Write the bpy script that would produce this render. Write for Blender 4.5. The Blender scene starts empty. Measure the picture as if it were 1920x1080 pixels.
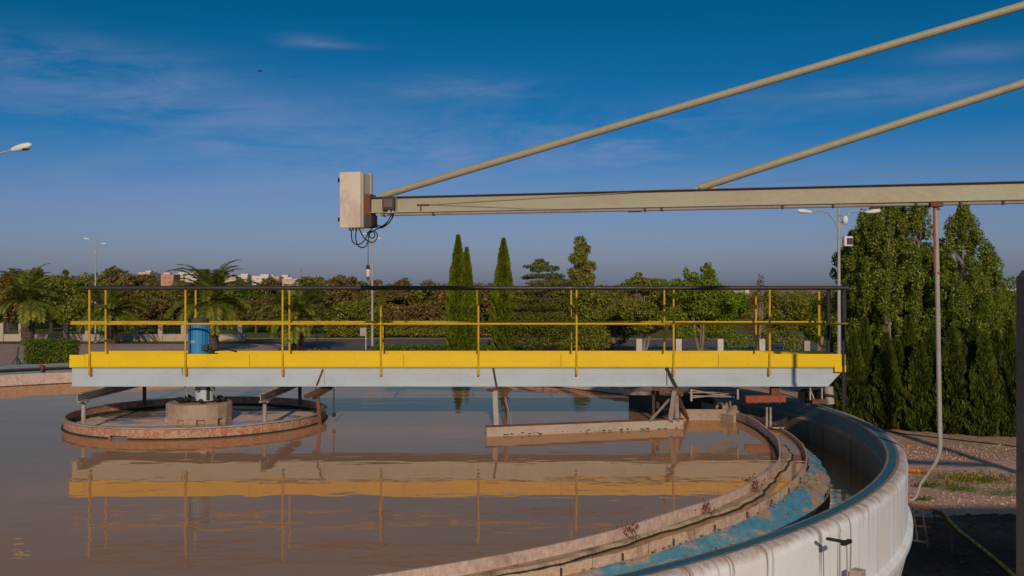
import bpy, math, random
import numpy as np
from mathutils import Vector, Matrix
R=math.radians; PI=math.pi
random.seed(7); RNG=np.random.default_rng(7)
sc=bpy.context.scene; COL=sc.collection
EYE=2.16; F=1825.0; GZ=-2.04
def at(px,py,Y): return Vector(((px-960)/F*Y, Y, EYE-(py-540)/F*Y))
def gY(py): return F*(EYE-GZ)/(py-540)          # distance of the ground seen at picture row py

# ------------------------------------------------------------------ materials
def nm(name):
    m=bpy.data.materials.new(name); m.use_nodes=True; nt=m.node_tree; nt.nodes.clear()
    o=nt.nodes.new('ShaderNodeOutputMaterial'); b=nt.nodes.new('ShaderNodeBsdfPrincipled')
    nt.links.new(b.outputs[0],o.inputs[0]); return m,nt,b
class G:
    """tiny node helper"""
    def __init__(s,nt): s.nt=nt
    def n(s,t,**k):
        x=s.nt.nodes.new('ShaderNode'+t)
        for a,v in k.items():
            if a.startswith('i_'): x.inputs[a[2:]].default_value=v
            else: setattr(x,a,v)
        return x
    def l(s,a,b): s.nt.links.new(a,b)
    def coord(s,kind='Object',scale=(1,1,1),loc=(0,0,0)):
        c=s.n('TexCoord'); m=s.n('Mapping'); m.inputs['Scale'].default_value=scale; m.inputs['Location'].default_value=loc
        s.l(c.outputs[kind],m.inputs[0]); return m.outputs[0]
    def noise(s,vec,scale,detail=5,rough=.6,dist=0):
        x=s.n('TexNoise'); x.inputs['Scale'].default_value=scale; x.inputs['Detail'].default_value=detail
        x.inputs['Roughness'].default_value=rough; x.inputs['Distortion'].default_value=dist
        s.l(vec,x.inputs['Vector']); return x.outputs['Fac']
    def ramp(s,f,stops):
        r=s.n('ValToRGB'); e=r.color_ramp.elements
        while len(e)<len(stops): e.new(.5)
        for i,(p,c) in enumerate(stops):
            e[i].position=p; e[i].color=(*c,1) if not isinstance(c,(int,float)) else (c,c,c,1)
        s.l(f,r.inputs[0]); return r.outputs[0]
    def mix(s,f,a,b,mode='MIX'):
        x=s.n('Mix',data_type='RGBA',blend_type=mode)
        for k,v in ((0,f),(6,a),(7,b)):
            if isinstance(v,(int,float)): x.inputs[k].default_value=v
            elif isinstance(v,tuple): x.inputs[k].default_value=(*v,1)
            else: s.l(v,x.inputs[k])
        return x.outputs[2]
    def math(s,op,a,b=0.0,clamp=False):
        x=s.n('Math',operation=op,use_clamp=clamp)
        for k,v in ((0,a),(1,b)):
            if isinstance(v,(int,float)): x.inputs[k].default_value=v
            else: s.l(v,x.inputs[k])
        return x.outputs[0]
    def bump(s,b,h,dist,strength=1.0):
        x=s.n('Bump'); x.inputs['Distance'].default_value=dist; x.inputs['Strength'].default_value=strength
        s.l(h,x.inputs['Height']); s.l(x.outputs[0],b.inputs['Normal'])

def paint(name,col,dirt=(.18,.10,.06),amt=.5,scale=3,rough=.5,stretch=(1,1,1),rust=None,metal=0,bump=.002,thr=.55):
    m,nt,b=nm(name); g=G(nt)
    v=g.coord('Object',stretch)
    n1=g.noise(v,scale,7,.65); n2=g.noise(v,scale*9,4,.7)
    f=g.math('ADD',g.math('MULTIPLY',n1,.7),g.math('MULTIPLY',n2,.3))
    k=g.ramp(f,[(thr-.08,0),(thr+.1,1)])
    c=g.mix(g.math('MULTIPLY',n1,.25),col,tuple(x*.6 for x in col))
    c=g.mix(g.math('MULTIPLY',k,amt),c,dirt)
    if rust:
        n3=g.noise(v,scale*2.3,8,.75,.6); c=g.mix(g.ramp(n3,[(.68,0),(.76,.8)]),c,rust)
    g.l(c,b.inputs['Base Color']); b.inputs['Metallic'].default_value=metal
    g.l(g.ramp(n2,[(.3,max(rough-.12,.05)),(.7,min(rough+.2,1))]),b.inputs['Roughness'])
    b.inputs['Specular IOR Level'].default_value=.3; g.bump(b,n2,bump); return m
M={}
M['white']=paint('white_paint',(.48,.57,.64),(.33,.30,.27),.3,1.1,.42,(1,1,2),rust=None)
M['yellow']=paint('yellow_paint',(.88,.60,.006),(.70,.42,.01),.35,2.2,.42,(1,1,2),rust=(.45,.20,.02))
M['yellowpipe']=paint('yellow_pipe_paint',(.66,.43,.010),(.35,.16,.03),.6,5,.45)
M['black']=paint('black_pipe_paint',(.018,.017,.018),(.07,.05,.04),.5,4,.5)
M['rail']=paint('dark_rail_paint',(.055,.048,.046),(.02,.018,.018),.7,1.4,.42)
M['beam']=paint('cream_green_paint',(.42,.415,.30),(.42,.26,.15),.35,1.3,.5,(1,1,2),thr=.55)
M['strut']=paint('cream_pipe_paint',(.40,.38,.27),(.30,.22,.15),.3,3,.5)
M['conduit']=paint('grey_conduit',(.34,.30,.26),(.30,.14,.08),.6,3,.5)
M['pvc']=paint('grey_pvc',(.40,.38,.34),(.22,.15,.11),.4,3,.4)
M['cabinet']=paint('cabinet_shell',(.72,.63,.54),(.33,.20,.12),.5,2.6,.5,(1,1,.5),rust=(.2,.09,.04))
M['rust']=paint('rusty_steel',(.20,.085,.045),(.07,.035,.025),.7,4,.8,bump=.004)
M['rustred']=paint('rust_red_steel',(.34,.09,.05),(.10,.04,.03),.6,3,.75,bump=.004)
M['steel']=paint('grey_steel',(.42,.39,.35),(.20,.12,.08),.6,3,.55)
M['darksteel']=paint('dark_steel',(.07,.06,.055),(.14,.08,.05),.5,4,.7)
M['blue']=paint('blue_motor_paint',(.04,.29,.60),(.20,.09,.06),.4,3.5,.45,(1,1,.6))
M['rubber']=paint('black_rubber',(.015,.015,.016),(.03,.03,.03),.3,6,.5)
M['lampgrey']=paint('galvanised_pole',(.42,.42,.40),(.28,.22,.18),.4,2,.5)
M['lamphead']=paint('lamp_head_shell',(.78,.80,.82),(.5,.5,.5),.2,2,.35)
M['concrete']=paint('concrete',(.44,.33,.25),(.18,.12,.09),.6,2.2,.9,bump=.006)
M['plaster']=paint('pale_render',(.48,.40,.33),(.25,.17,.13),.5,.8,.9)
M['pillar']=paint('white_pillar_render',(.60,.56,.50),(.32,.25,.2),.5,1.5,.85)
M['darkcol']=paint('dark_post_paint',(.17,.14,.115),(.05,.04,.03),.5,3,.6)
M['bark']=paint('bark',(.13,.095,.07),(.05,.035,.028),.8,6,.95,(1,1,.3),bump=.02)
M['palebark']=paint('pale_bark',(.30,.24,.19),(.10,.07,.05),.7,6,.95,(1,1,.3),bump=.01)
M['orange']=paint('orange_plastic',(.52,.16,.05),(.35,.12,.05),.5,6,.5)
M['hose']=paint('yellow_hose',(.85,.60,.03),(.05,.05,.03),.9,9,.5,thr=.5)
M['green']=paint('green_post_paint',(.03,.10,.07),(.02,.04,.03),.5,4,.5)
M['building']=paint('building_wall',(.42,.38,.33),(.25,.2,.17),.5,.6,.9)
M['algae']=paint('algae',(.035,.05,.015),(.09,.06,.03),.6,9,.9,bump=.02)
M['crust']=paint('dry_scum_crust',(.60,.43,.30),(.10,.07,.045),.8,4,.95,bump=.02)

def foliage(name,c1,c2,c3=None,scale=.7):
    m,nt,b=nm(name); g=G(nt)
    geo=g.n('NewGeometry'); r=geo.outputs['Random Per Island']
    n=g.noise(g.coord('Object'),scale,3,.6)
    c=g.mix(g.ramp(n,[(.38,0),(.62,1)]),c1,c2)
    if c3: c=g.mix(g.ramp(r,[(.78,0),(.95,1)]),c,c3)
    v=g.ramp(r,[(0,.55),(1,1.3)])
    c=g.mix(1.0,c,v,'MULTIPLY'); g.l(c,b.inputs['Base Color'])
    b.inputs['Roughness'].default_value=.6; b.inputs['Specular IOR Level'].default_value=.15
    tr=g.n('BsdfTranslucent'); g.l(c,tr.inputs[0]); mx=g.n('MixShader'); mx.inputs[0].default_value=.38
    o=[x for x in nt.nodes if x.type=='OUTPUT_MATERIAL'][0]
    g.l(b.outputs[0],mx.inputs[1]); g.l(tr.outputs[0],mx.inputs[2]); g.l(mx.outputs[0],o.inputs[0])
    return m
M['poplar']=foliage('poplar_leaves',(0.160,0.239,0.021),(0.241,0.290,0.028),(0.361,0.351,0.102),.8)
M['thuja']=foliage('thuja_sprays',(0.070,0.111,0.010),(0.119,0.151,0.018),(0.158,0.142,0.036),1.2)
M['cypress']=foliage('cypress_sprays',(0.119,0.164,0.010),(0.198,0.234,0.015),None,1.5)
M['palm']=foliage('palm_fronds',(0.216,0.296,0.045),(0.308,0.349,0.053),(0.462,0.349,0.090),.5)
M['pine']=foliage('cedar_needles',(0.130,0.159,0.026),(0.243,0.243,0.041),None,.8)
M['olive']=foliage('olive_green_leaves',(0.185,0.244,0.023),(0.309,0.316,0.041),(0.348,0.264,0.092),.6)
M['fresh']=foliage('fresh_green_leaves',(0.186,0.284,0.019),(0.280,0.336,0.032),None,.6)
M['brownleaf']=foliage('brown_leaves',(.27,.175,.055),(.20,.175,.050),(.36,.22,.09),.5)
M['wood']=foliage('mixed_woodland_leaves',(0.175,0.193,0.038),(0.351,0.203,0.076),(0.396,0.264,0.102),.11)
M['hedge']=foliage('hedge_leaves',(0.117,0.193,0.019),(0.199,0.254,0.032),None,1.0)
M['weedred']=foliage('red_weed_leaves',(0.373,0.102,0.076),(0.233,0.121,0.051),None,4)
M['weed']=foliage('yellow_green_weeds',(0.327,0.305,0.051),(0.186,0.203,0.038),(0.700,0.527,0.076),2)
M['grass']=foliage('verge_grass',(0.163,0.203,0.038),(0.233,0.223,0.051),None,.4)

def dirt(name,a,b_,c,scale,bump=.02,speck=True):
    m,nt,b=nm(name); g=G(nt); v=g.coord('Object')
    n1=g.noise(v,scale,6,.6,.3); n2=g.noise(v,scale*14,5,.75); n3=g.noise(v,scale*.23,4,.6)
    col=g.mix(g.ramp(n1,[(.35,0),(.65,1)]),a,b_); col=g.mix(g.ramp(n3,[(.45,0),(.65,1)]),col,c)
    if speck: col=g.mix(1.0,col,g.ramp(n2,[(.35,.6),(.65,1.3)]),'MULTIPLY')
    g.l(col,b.inputs['Base Color']); b.inputs['Roughness'].default_value=.95; b.inputs['Specular IOR Level'].default_value=.2
    g.bump(b,n2,bump); return m
M['ground']=dirt('dry_ground',(.66,.41,.30),(.56,.34,.25),(.46,.32,.20),.35,.03)
M['gravel']=dirt('pink_gravel',(.80,.51,.38),(.66,.41,.30),(.72,.46,.34),.9,.04)
M['track']=dirt('compacted_track',(.68,.44,.34),(.60,.39,.30),(.64,.42,.33),.5,.008)
M['field']=dirt('green_field',(.10,.17,.02),(.14,.17,.03),(.22,.15,.07),.05,.05)
M['asphalt']=dirt('asphalt',(.17,.15,.145),(.14,.125,.12),(.20,.175,.16),.3,.005)
M['paving']=dirt('pink_paving',(.52,.38,.32),(.46,.33,.28),(.42,.30,.25),.3,.005)

def water(name,ca,cb,bump=1.0,rough=.02,gloss=(1,.74,.49)):
    m,nt,b=nm(name); g=G(nt); v=g.coord('Object')
    n=g.noise(v,.16,4,.55,.4)
    df=g.n('BsdfDiffuse'); g.l(g.mix(g.ramp(n,[(.4,0),(.62,1)]),ca,cb),df.inputs[0])
    gl=g.n('BsdfAnisotropic'); gl.inputs[0].default_value=(*gloss,1); gl.inputs['Roughness'].default_value=rough
    fr=g.n('Fresnel'); fr.inputs[0].default_value=1.33; mx=g.n('MixShader'); g.l(fr.outputs[0],mx.inputs[0]); g.l(df.outputs[0],mx.inputs[1]); g.l(gl.outputs[0],mx.inputs[2])
    nt.nodes.remove(b); o=[x for x in nt.nodes if x.type=='OUTPUT_MATERIAL'][0]; g.l(mx.outputs[0],o.inputs[0])
    h1=g.noise(g.coord('Object',(.8,1.5,1)),1.5,2,.5); h2=g.noise(g.coord('Object',(1,2.2,1)),5.5,2,.5)
    patch=g.ramp(g.noise(v,.45,2,.5),[(.42,.25),(.62,1.0)])
    h=g.math('ADD',g.math('MULTIPLY',h1,1.0),g.math('MULTIPLY',g.math('MULTIPLY',h2,.09),patch))
    x=g.n('Bump'); x.inputs['Distance'].default_value=.0042*bump; g.l(h,x.inputs['Height'])
    for nd in (df,gl,fr): g.l(x.outputs[0],nd.inputs['Normal'])
    return m
M['water']=water('murky_water',(.56,.31,.18),(.46,.28,.18))
M['chwater']=water('launder_water',(.06,.045,.035),(.09,.06,.045),2.0,.08)

def sunny_wall():
    """white rendered tank wall with brown run-off streaks; UV u = metres round the wall, v = height"""
    m,nt,b=nm('streaked_white_wall'); g=G(nt)
    u=g.coord('UV',(1,1,1)); 
    fine=g.noise(u,14,6,.7); mott=g.noise(u,2.2,6,.65)
    s1=g.noise(g.coord('UV',(4.2,.09,1)),1.0,5,.7,.03); s2=g.noise(g.coord('UV',(15,.12,1)),1.0,6,.7)
    sep=g.n('SeparateXYZ'); g.l(g.coord('UV'),sep.inputs[0]); v=sep.outputs[1]
    top=g.n('MapRange'); top.inputs[1].default_value=-1.4; top.inputs[2].default_value=.2; top.inputs[3].default_value=.55; top.inputs[4].default_value=1.0; g.l(v,top.inputs[0])
    k1=g.math('MULTIPLY',g.ramp(s1,[(.545,0),(.59,.9)]),top.outputs[0])
    k3=g.ramp(g.noise(g.coord('UV',(1.1,.12,1)),1.0,3,.6),[(.52,0),(.66,.45)])
    k2=g.math('MULTIPLY',g.ramp(s2,[(.56,0),(.68,.6)]),top.outputs[0])
    c=g.mix(g.ramp(mott,[(.4,0),(.8,.5)]),(.88,.95,.99),(.84,.86,.86))
    pres=g.ramp(g.noise(g.coord('UV',(.55,.0,1)),1.0,2,.5),[(.38,.3),(.55,1)]); k1=g.math('MULTIPLY',k1,pres); dots=g.ramp(g.noise(g.coord('UV',(1,.55,1)),9,2,.4),[(.74,0),(.77,.8)])
    c=g.mix(dots,c,(.45,.24,.14)); c=g.mix(k3,c,(.74,.63,.50)); c=g.mix(k2,c,(.50,.34,.23)); c=g.mix(g.math('MULTIPLY',k1,.95),c,(.17,.095,.06))
    edge=g.n('MapRange'); edge.inputs[1].default_value=.24; edge.inputs[2].default_value=.29; g.l(g.math('ADD',v,g.math('MULTIPLY',mott,.12)),edge.inputs[0])
    c=g.mix(g.math('MULTIPLY',edge.outputs[0],g.ramp(fine,[(.35,.25),(.6,.85)])),c,(.42,.26,.19))
    g.l(c,b.inputs['Base Color']); b.inputs['Roughness'].default_value=.8
    g.bump(b,fine,.004); return m
M['wall']=sunny_wall()
def coping_mat(name='blue_coping',lo=10.12,hi=10.205,c0=(.035,.20,.29)):
    """top of the wall: blue paint band worn off at both edges; UV v = radius"""
    m,nt,b=nm(name); g=G(nt)
    sep=g.n('SeparateXYZ'); g.l(g.coord('UV'),sep.inputs[0])
    n=g.noise(g.coord('UV'),4,6,.7); n2=g.noise(g.coord('UV',(1,3,1)),16,5,.7)
    d=g.math('ABSOLUTE',g.math('SUBTRACT',sep.outputs[1],(lo+hi)/2))
    f=g.math('ADD',d,g.math('MULTIPLY',g.math('SUBTRACT',n,.5),.05))
    k=g.n('MapRange'); k.inputs[1].default_value=(hi-lo)/2-.006; k.inputs[2].default_value=(hi-lo)/2+.008; g.l(f,k.inputs[0])
    blue=g.mix(g.ramp(n2,[(.35,0),(.7,1)]),c0,tuple(x*.62 for x in c0))
    blue=g.mix(g.ramp(n,[(.62,0),(.70,.8)]),blue,(.20,.19,.17))
    con=g.mix(g.ramp(n2,[(.4,0),(.65,1)]),(.46,.33,.25),(.22,.15,.12))
    g.l(g.mix(k.outputs[0],blue,con),b.inputs['Base Color']); b.inputs['Roughness'].default_value=.7
    g.bump(b,n2,.006); return m
M['coping']=coping_mat()
M['bluelip']=None
def mixed(name,stops,scale,dist=.4,stretch=(1,1,1),rough=.85,bump=.01,kind='Object'):
    m,nt,b=nm(name); g=G(nt); v=g.coord(kind,stretch)
    n=g.noise(v,scale,8,.7,dist); n2=g.noise(v,scale*7,4,.7)
    c=g.mix(1.0,g.ramp(n,stops),g.ramp(n2,[(.3,.72),(.7,1.2)]),'MULTIPLY')
    g.l(c,b.inputs['Base Color']); b.inputs['Roughness'].default_value=rough; g.bump(b,n2,bump); return m
M['ledge']=mixed('peeling_blue_ledge',[(.40,(.075,.29,.46)),(.52,(.14,.34,.45)),(.55,(.48,.35,.25)),(.64,(.42,.29,.21)),(.7,(.12,.09,.07))],1.2,.5,(1,2,1),kind='UV')
M['bluelip']=mixed('worn_blue_lip',[(.3,(.17,.30,.36)),(.5,(.15,.25,.29)),(.62,(.26,.22,.19))],1.6,.3,(1,3,1),kind='UV')
M['innerwall']=mixed('damp_concrete',[(.3,(.14,.12,.10)),(.5,(.24,.19,.15)),(.7,(.09,.075,.065))],1.0,.3,(3,.35,1),kind='UV')
M['farwall']=mixed('pinkish_concrete',[(.3,(.46,.32,.24)),(.55,(.36,.24,.18)),(.72,(.20,.13,.10))],1.2,.3,(1,4,1),kind='UV')
M['baffle']=mixed('weathered_baffle_plate',[(.3,(.55,.39,.33)),(.5,(.66,.49,.42)),(.66,(.44,.30,.25)),(.76,(.25,.14,.10))],2.2,.6,(1,1,1),kind='UV')
M['weir']=mixed('cream_weir_plate',[(.3,(.74,.56,.42)),(.55,(.64,.45,.33)),(.7,(.28,.17,.12))],2.5,.5,(1,1,1),kind='UV')
M['ringside']=mixed('rust_streaked_feedwell_plate',[(.3,(.58,.34,.24)),(.45,(.42,.16,.09)),(.55,(.64,.42,.30)),(.66,(.26,.08,.05))],2.6,.8,(1,3.5,1),kind='UV')
M['scum']=mixed('floating_scum',[(.35,(.40,.27,.20)),(.52,(.33,.21,.15)),(.6,(.24,.15,.10)),(.7,(.38,.26,.19))],.9,.8,(1,2,1),rough=.45,bump=.004)

# ------------------------------------------------------------------ mesh builder
class MB:
    def __init__(s): s.v=[]; s.f=[]; s.uv={}
    def add(s,vs,fs,uv=None):
        o=len(s.v); s.v+= [tuple(x) for x in vs]
        for k,f in enumerate(fs):
            if uv: s.uv[len(s.f)]=[uv[i] for i in f]
            s.f.append(tuple(i+o for i in f))
        return s
    def box(s,c,d,rot=None):
        c=Vector(c); h=[x/2 for x in d]; m=rot if rot is not None else Matrix.Identity(3)
        vs=[c+m@Vector((x*h[0],y*h[1],z*h[2])) for x in(-1,1) for y in(-1,1) for z in(-1,1)]
        return s.add(vs,[(0,1,3,2),(4,6,7,5),(0,4,5,1),(2,3,7,6),(0,2,6,4),(1,5,7,3)])
    def bar(s,a,b,w,h):
        a=Vector(a);b=Vector(b);d=b-a; x=d.normalized(); up=Vector((0,0,1)) if abs(x.z)<.9 else Vector((0,1,0))
        y=up.cross(x).normalized(); z=x.cross(y); m=Matrix((x,y,z)).transposed()
        return s.box((a+b)/2,(d.length,w,h),m)
    def tube(s,pts,r,n=10,cap=True):
        pts=[Vector(p) for p in pts]; rs=r if isinstance(r,(list,tuple)) else [r]*len(pts)
        vs=[];N=len(pts); prev=None
        for i,p in enumerate(pts):
            t=((pts[min(i+1,N-1)]-pts[max(i-1,0)])).normalized()
            if prev is None: y=(Vector((0,0,1)) if abs(t.z)<.9 else Vector((1,0,0))).cross(t).normalized()
            else: y=(prev-t*prev.dot(t)).normalized()
            prev=y; z=t.cross(y)
            for k in range(n):
                a=2*PI*k/n; vs.append(p+(y*math.cos(a)+z*math.sin(a))*rs[i])
        fs=[(i*n+k,i*n+(k+1)%n,(i+1)*n+(k+1)%n,(i+1)*n+k) for i in range(N-1) for k in range(n)]
        if cap: fs+=[tuple(range(n))[::-1],tuple((N-1)*n+k for k in range(n))]
        return s.add(vs,fs)
    def cyl(s,a,b,r,r2=None,n=20): return s.tube([a,b],[r,r if r2 is None else r2],n)
    def lathe(s,c,prof,n=256,a0=0,a1=2*PI,rf=None,zf=None,uvr=False,closed=False):
        """prof: (radius,z) list, uv = (arc metres, z or radius)"""
        full=abs(a1-a0-2*PI)<1e-6; cols=n+1; vs=[];uv=[]
        P=prof+[prof[0]] if closed else prof
        for j,(r,z) in enumerate(P):
            for i in range(cols):
                a=a0+(a1-a0)*i/n
                rr=r+(rf(a,j) if rf else 0); zz=z+(zf(a,j) if zf else 0)
                vs.append((c[0]+rr*math.cos(a),c[1]+rr*math.sin(a),zz)); uv.append((a*10.3,(r if uvr else z)))
        fs=[(j*cols+i,j*cols+i+1,(j+1)*cols+i+1,(j+1)*cols+i) for j in range(len(P)-1) for i in range(n)]
        return s.add(vs,fs,uv)
    def prism(s,poly,y0,y1):
        """poly: (x,z) outline extruded along y"""
        n=len(poly); vs=[(x,y0,z) for x,z in poly]+[(x,y1,z) for x,z in poly]
        return s.add(vs,[tuple(range(n)),tuple(range(n,2*n))[::-1]]+[(i,i+n,(i+1)%n+n,(i+1)%n) for i in range(n)])
    def sphere(s,c,r,n=12,m=8):
        c=Vector(c); rr=r if isinstance(r,(tuple,list)) else (r,r,r); vs=[]
        for j in range(m+1):
            t=PI*j/m
            for i in range(n):
                a=2*PI*i/n; vs.append(c+Vector((rr[0]*math.sin(t)*math.cos(a),rr[1]*math.sin(t)*math.sin(a),rr[2]*math.cos(t))))
        return s.add(vs,[(j*n+i,(j+1)*n+i,(j+1)*n+(i+1)%n,j*n+(i+1)%n) for j in range(m) for i in range(n)])
    def build(s,name,mat,parent=None,smooth=True,bevel=0,org=None):
        me=bpy.data.meshes.new(name); v=s.v
        if org is not None: v=[(x-org[0],y-org[1],z-org[2]) for x,y,z in v]
        me.from_pydata(v,[],s.f)
        if s.uv:
            L=me.uv_layers.new(name='UVMap'); data=[]
            for i,f in enumerate(s.f): data+= s.uv.get(i,[(0,0)]*len(f))
            L.data.foreach_set('uv',np.array(data,dtype=np.float32).ravel())
        me.validate(); me.update()
        if smooth:
            me.polygons.foreach_set('use_smooth',[True]*len(me.polygons)); me.set_sharp_from_angle(angle=R(38))
        o=bpy.data.objects.new(name,me); COL.objects.link(o); me.materials.append(M[mat] if isinstance(mat,str) else mat)
        if org is not None: o.location=org
        if parent is not None: o.parent=parent; 
        if parent is not None and org is None: o.location=-Vector(parent.location) if parent.parent is None else (0,0,0)
        if bevel:
            b=o.modifiers.new('bevel','BEVEL'); b.width=bevel; b.segments=2; b.limit_method='ANGLE'
        return o
# all geometry is written in world coordinates; a part's offset undoes its thing's location
def thing(name,label,cat,loc=(0,0,0),group=None):
    o=bpy.data.objects.new(name,None); COL.objects.link(o); o.location=loc; o.empty_display_size=.2
    return tag(o,label,cat,group)
def tag(o,label,cat,group=None,kind=None):
    o['label']=label; o['category']=cat
    if group: o['group']=group
    if kind: o['kind']=kind
    return o
def struct(o): o['kind']='structure'; return o
def bb(*boxes):
    m=MB()
    for c,d in boxes: m.box(c,d)
    return m

# ------------------------------------------------------------------ sky, sun, camera
SUN_EL=R(20.5); Ldir=Vector((-.06,1,0)).normalized()*math.cos(SUN_EL)+Vector((0,0,-math.sin(SUN_EL)))
def make_world():
    w=bpy.data.worlds.new('World'); sc.world=w; w.use_nodes=True; nt=w.node_tree; nt.nodes.clear(); g=G(nt)
    sky=g.n('TexSky',sky_type='NISHITA',sun_disc=False); sky.sun_elevation=SUN_EL; sky.sun_rotation=PI-math.atan(.06)
    sky.air_density=1.3; sky.dust_density=1.0; sky.ozone_density=3.0; sky.altitude=30
    geo=g.n('TexCoord'); sep=g.n('SeparateXYZ'); g.l(geo.outputs['Generated'],sep.inputs[0])
    z=g.math('MAXIMUM',sep.outputs[2],0.0)
    tint=g.ramp(z,TINT)
    c=g.mix(1.0,sky.outputs[0],tint,'MULTIPLY')
    # thin cirrus: noise on the direction projected to a high flat layer
    X=sep.outputs[0]; Z=sep.outputs[2]
    cmb=g.n('CombineXYZ'); g.l(g.math('ADD',g.math('MULTIPLY',X,2.4),g.math('MULTIPLY',Z,3.0)),cmb.inputs[0]); g.l(g.math('SUBTRACT',g.math('MULTIPLY',Z,11.0),g.math('MULTIPLY',X,1.2)),cmb.inputs[1]); g.l(sep.outputs[1],cmb.inputs[2])
    n=g.noise(cmb.outputs[0],1.5,8,.62,.5); n2=g.noise(cmb.outputs[0],5.0,6,.7,.8)
    tot=None
    for (px,py,a,b,w) in WISPS:
        ex=g.math('POWER',g.math('DIVIDE',g.math('SUBTRACT',X,(px-960)/1825*.97),a),2.0); ez=g.math('POWER',g.math('DIVIDE',g.math('SUBTRACT',Z,(540-py)/1825*.97),b),2.0)
        e=g.math('MULTIPLY',g.math('EXPONENT',g.math('MULTIPLY',g.math('ADD',ex,ez),-1.0)),w)
        tot=e if tot is None else g.math('ADD',tot,e)
    k=g.math('MULTIPLY',tot,g.ramp(g.math('ADD',g.math('MULTIPLY',n,.65),g.math('MULTIPLY',n2,.35)),[(.42,.05),(.64,1.1)]))
    k=g.math('MINIMUM',k,.6)
    c=g.mix(k,c,CLOUD)
    bg=g.n('Background'); g.l(c,bg.inputs[0]); bg.inputs[1].default_value=.1
    o=g.n('OutputWorld'); g.l(bg.outputs[0],o.inputs[0])
TINT=[(0,(.66,.82,1.68)),(.011,(.66,.82,1.66)),(.0765,(.52,.69,1.38)),(.157,(.06,.51,1.09)),(.274,(.004,.43,.73)),(.33,(.06,.5,.8)),(.5,(.75,.75,.72))]
CLOUD=(4.6,5.3,8.2)
WISPS=[(150,150,.12,.022,.34),(330,215,.16,.03,.36),(585,86,.03,.006,.2),(630,92,.035,.003,.2),(880,165,.07,.013,.42),(1190,275,.06,.02,.5),(700,290,.22,.022,.38),(1050,235,.20,.02,.30),(1620,190,.11,.012,.34),(450,350,.25,.02,.25),(1350,330,.2,.03,.15),(1750,140,.05,.008,.3)]
#SKYTUNE
make_world()
sl=bpy.data.lights.new('sun','SUN'); sl.energy=4.2; sl.angle=R(.6); sl.color=(1,.79,.60)
so=bpy.data.objects.new('sun',sl); COL.objects.link(so); so.rotation_euler=Ldir.to_track_quat('-Z','Y').to_euler(); so.location=(0,-20,20)
cam=bpy.data.cameras.new('camera'); co=bpy.data.objects.new('camera',cam); COL.objects.link(co); sc.camera=co
co.location=(0,0,EYE); co.rotation_euler=(PI/2,0,0); cam.sensor_width=36; cam.lens=F/1920*36; cam.clip_end=9000; cam.clip_start=.05
sc.view_settings.view_transform='Standard'; sc.view_settings.look='None'; sc.view_settings.gamma=1; sc.view_settings.exposure=-.8
sc.cycles.max_bounces=6; sc.cycles.transparent_max_bounces=4; sc.cycles.caustics_reflective=False; sc.cycles.caustics_refractive=False

# ------------------------------------------------------------------ setting
def sheet(name,poly,z,mat):
    n=len(poly); m=MB(); m.add([(x,y,z) for x,y in poly],[tuple(range(n))]); return struct(m.build(name,mat,smooth=False))
def grid_ground():
    # one sheet out to the horizon, very gently uneven far off
    xs=[-4000,-1500,-600,-300]+list(range(-160,161,8))+[300,600,1500,4000]; ys=[-300,-60]+list(range(-20,161,6))+[250,400,700,1200,2500,6000]
    m=MB(); vs=[(x,y,GZ+(0 if y<200 else -1.0)) for y in ys for x in xs]; W=len(xs)
    m.add(vs,[(j*W+i,j*W+i+1,(j+1)*W+i+1,(j+1)*W+i) for j in range(len(ys)-1) for i in range(W-1)])
    return struct(m.build('ground','ground'))
grid_ground()
sheet('field',[(-60,83),(120,78),(160,190),(-120,190)],GZ+.004,'field')
sheet('road',[(-26,80.5),(-14,62.5),(90,60),(110,77)],GZ+.008,'asphalt')
sheet('pavement',[(-70,46),(-9,46),(-13,66),(-17.5,73),(-80,73)],GZ+.010,'paving')
sheet('grass_verge',[(-80,73.2),(-17,73.2),(-19,76.4),(-80,76.4)],GZ+.013,'grass')
sheet('lawn',[(-12,46.5),(-4,46.5),(1,60),(-13,60)],GZ+.013,'grass')
sheet('service_track',[(3,20.4),(60,15.0),(60,20.5),(3,24.2)],GZ+.006,'track')
M['shadesoil']=dirt('shade_darkened_soil',(.12,.092,.075),(.24,.165,.125),(.06,.05,.042),.9,.04)  # soil colour darkened to deepen the yard shade
sheet('painted_shade_soil',[(4.2,5),(60,5),(60,17.2),(14,17.6),(12,18.0),(10.4,17.7),(9,18.1),(7.6,17.8),(6.4,18.1),(4.2,17.8)],GZ+.009,'shadesoil')  # painted shade: dark sheet reaching out to the edge of the cast shadow
def gravel():
    poly=[(3,8),(60,8),(60,14.8),(3,20.2)]; sheet('gravel_yard',poly,GZ+.005,'gravel')
    r=np.random.default_rng(3); N=5200
    x=r.uniform(3.5,15,N); y=r.uniform(18.0,26,N); ok=~((y>20.4-(x-3)*.095)&(y<24.2-(x-3)*.065)); x=x[ok];y=y[ok]
    V=[];Fs=[]
    for a,b in zip(x,y):
        s=r.uniform(.008,.03); c=np.array([a,b,GZ+.01]); p=c+np.array([[-s,0,0],[0,-s,0],[s,0,0],[0,s,0],[r.uniform(-.4,.4)*s,0,s*1.1]])*r.uniform(.7,1.3,(5,1)); o=len(V)
        V+=p.tolist(); Fs+=[(o,o+1,o+4),(o+1,o+2,o+4),(o+2,o+3,o+4),(o+3,o,o+4)]
    m=MB(); m.v=V; m.f=Fs; tag(m.build('loose_stones','gravel',smooth=False),'small loose pink stones scattered over the yard beside the tank','stones',kind='stuff')
gravel()

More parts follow.
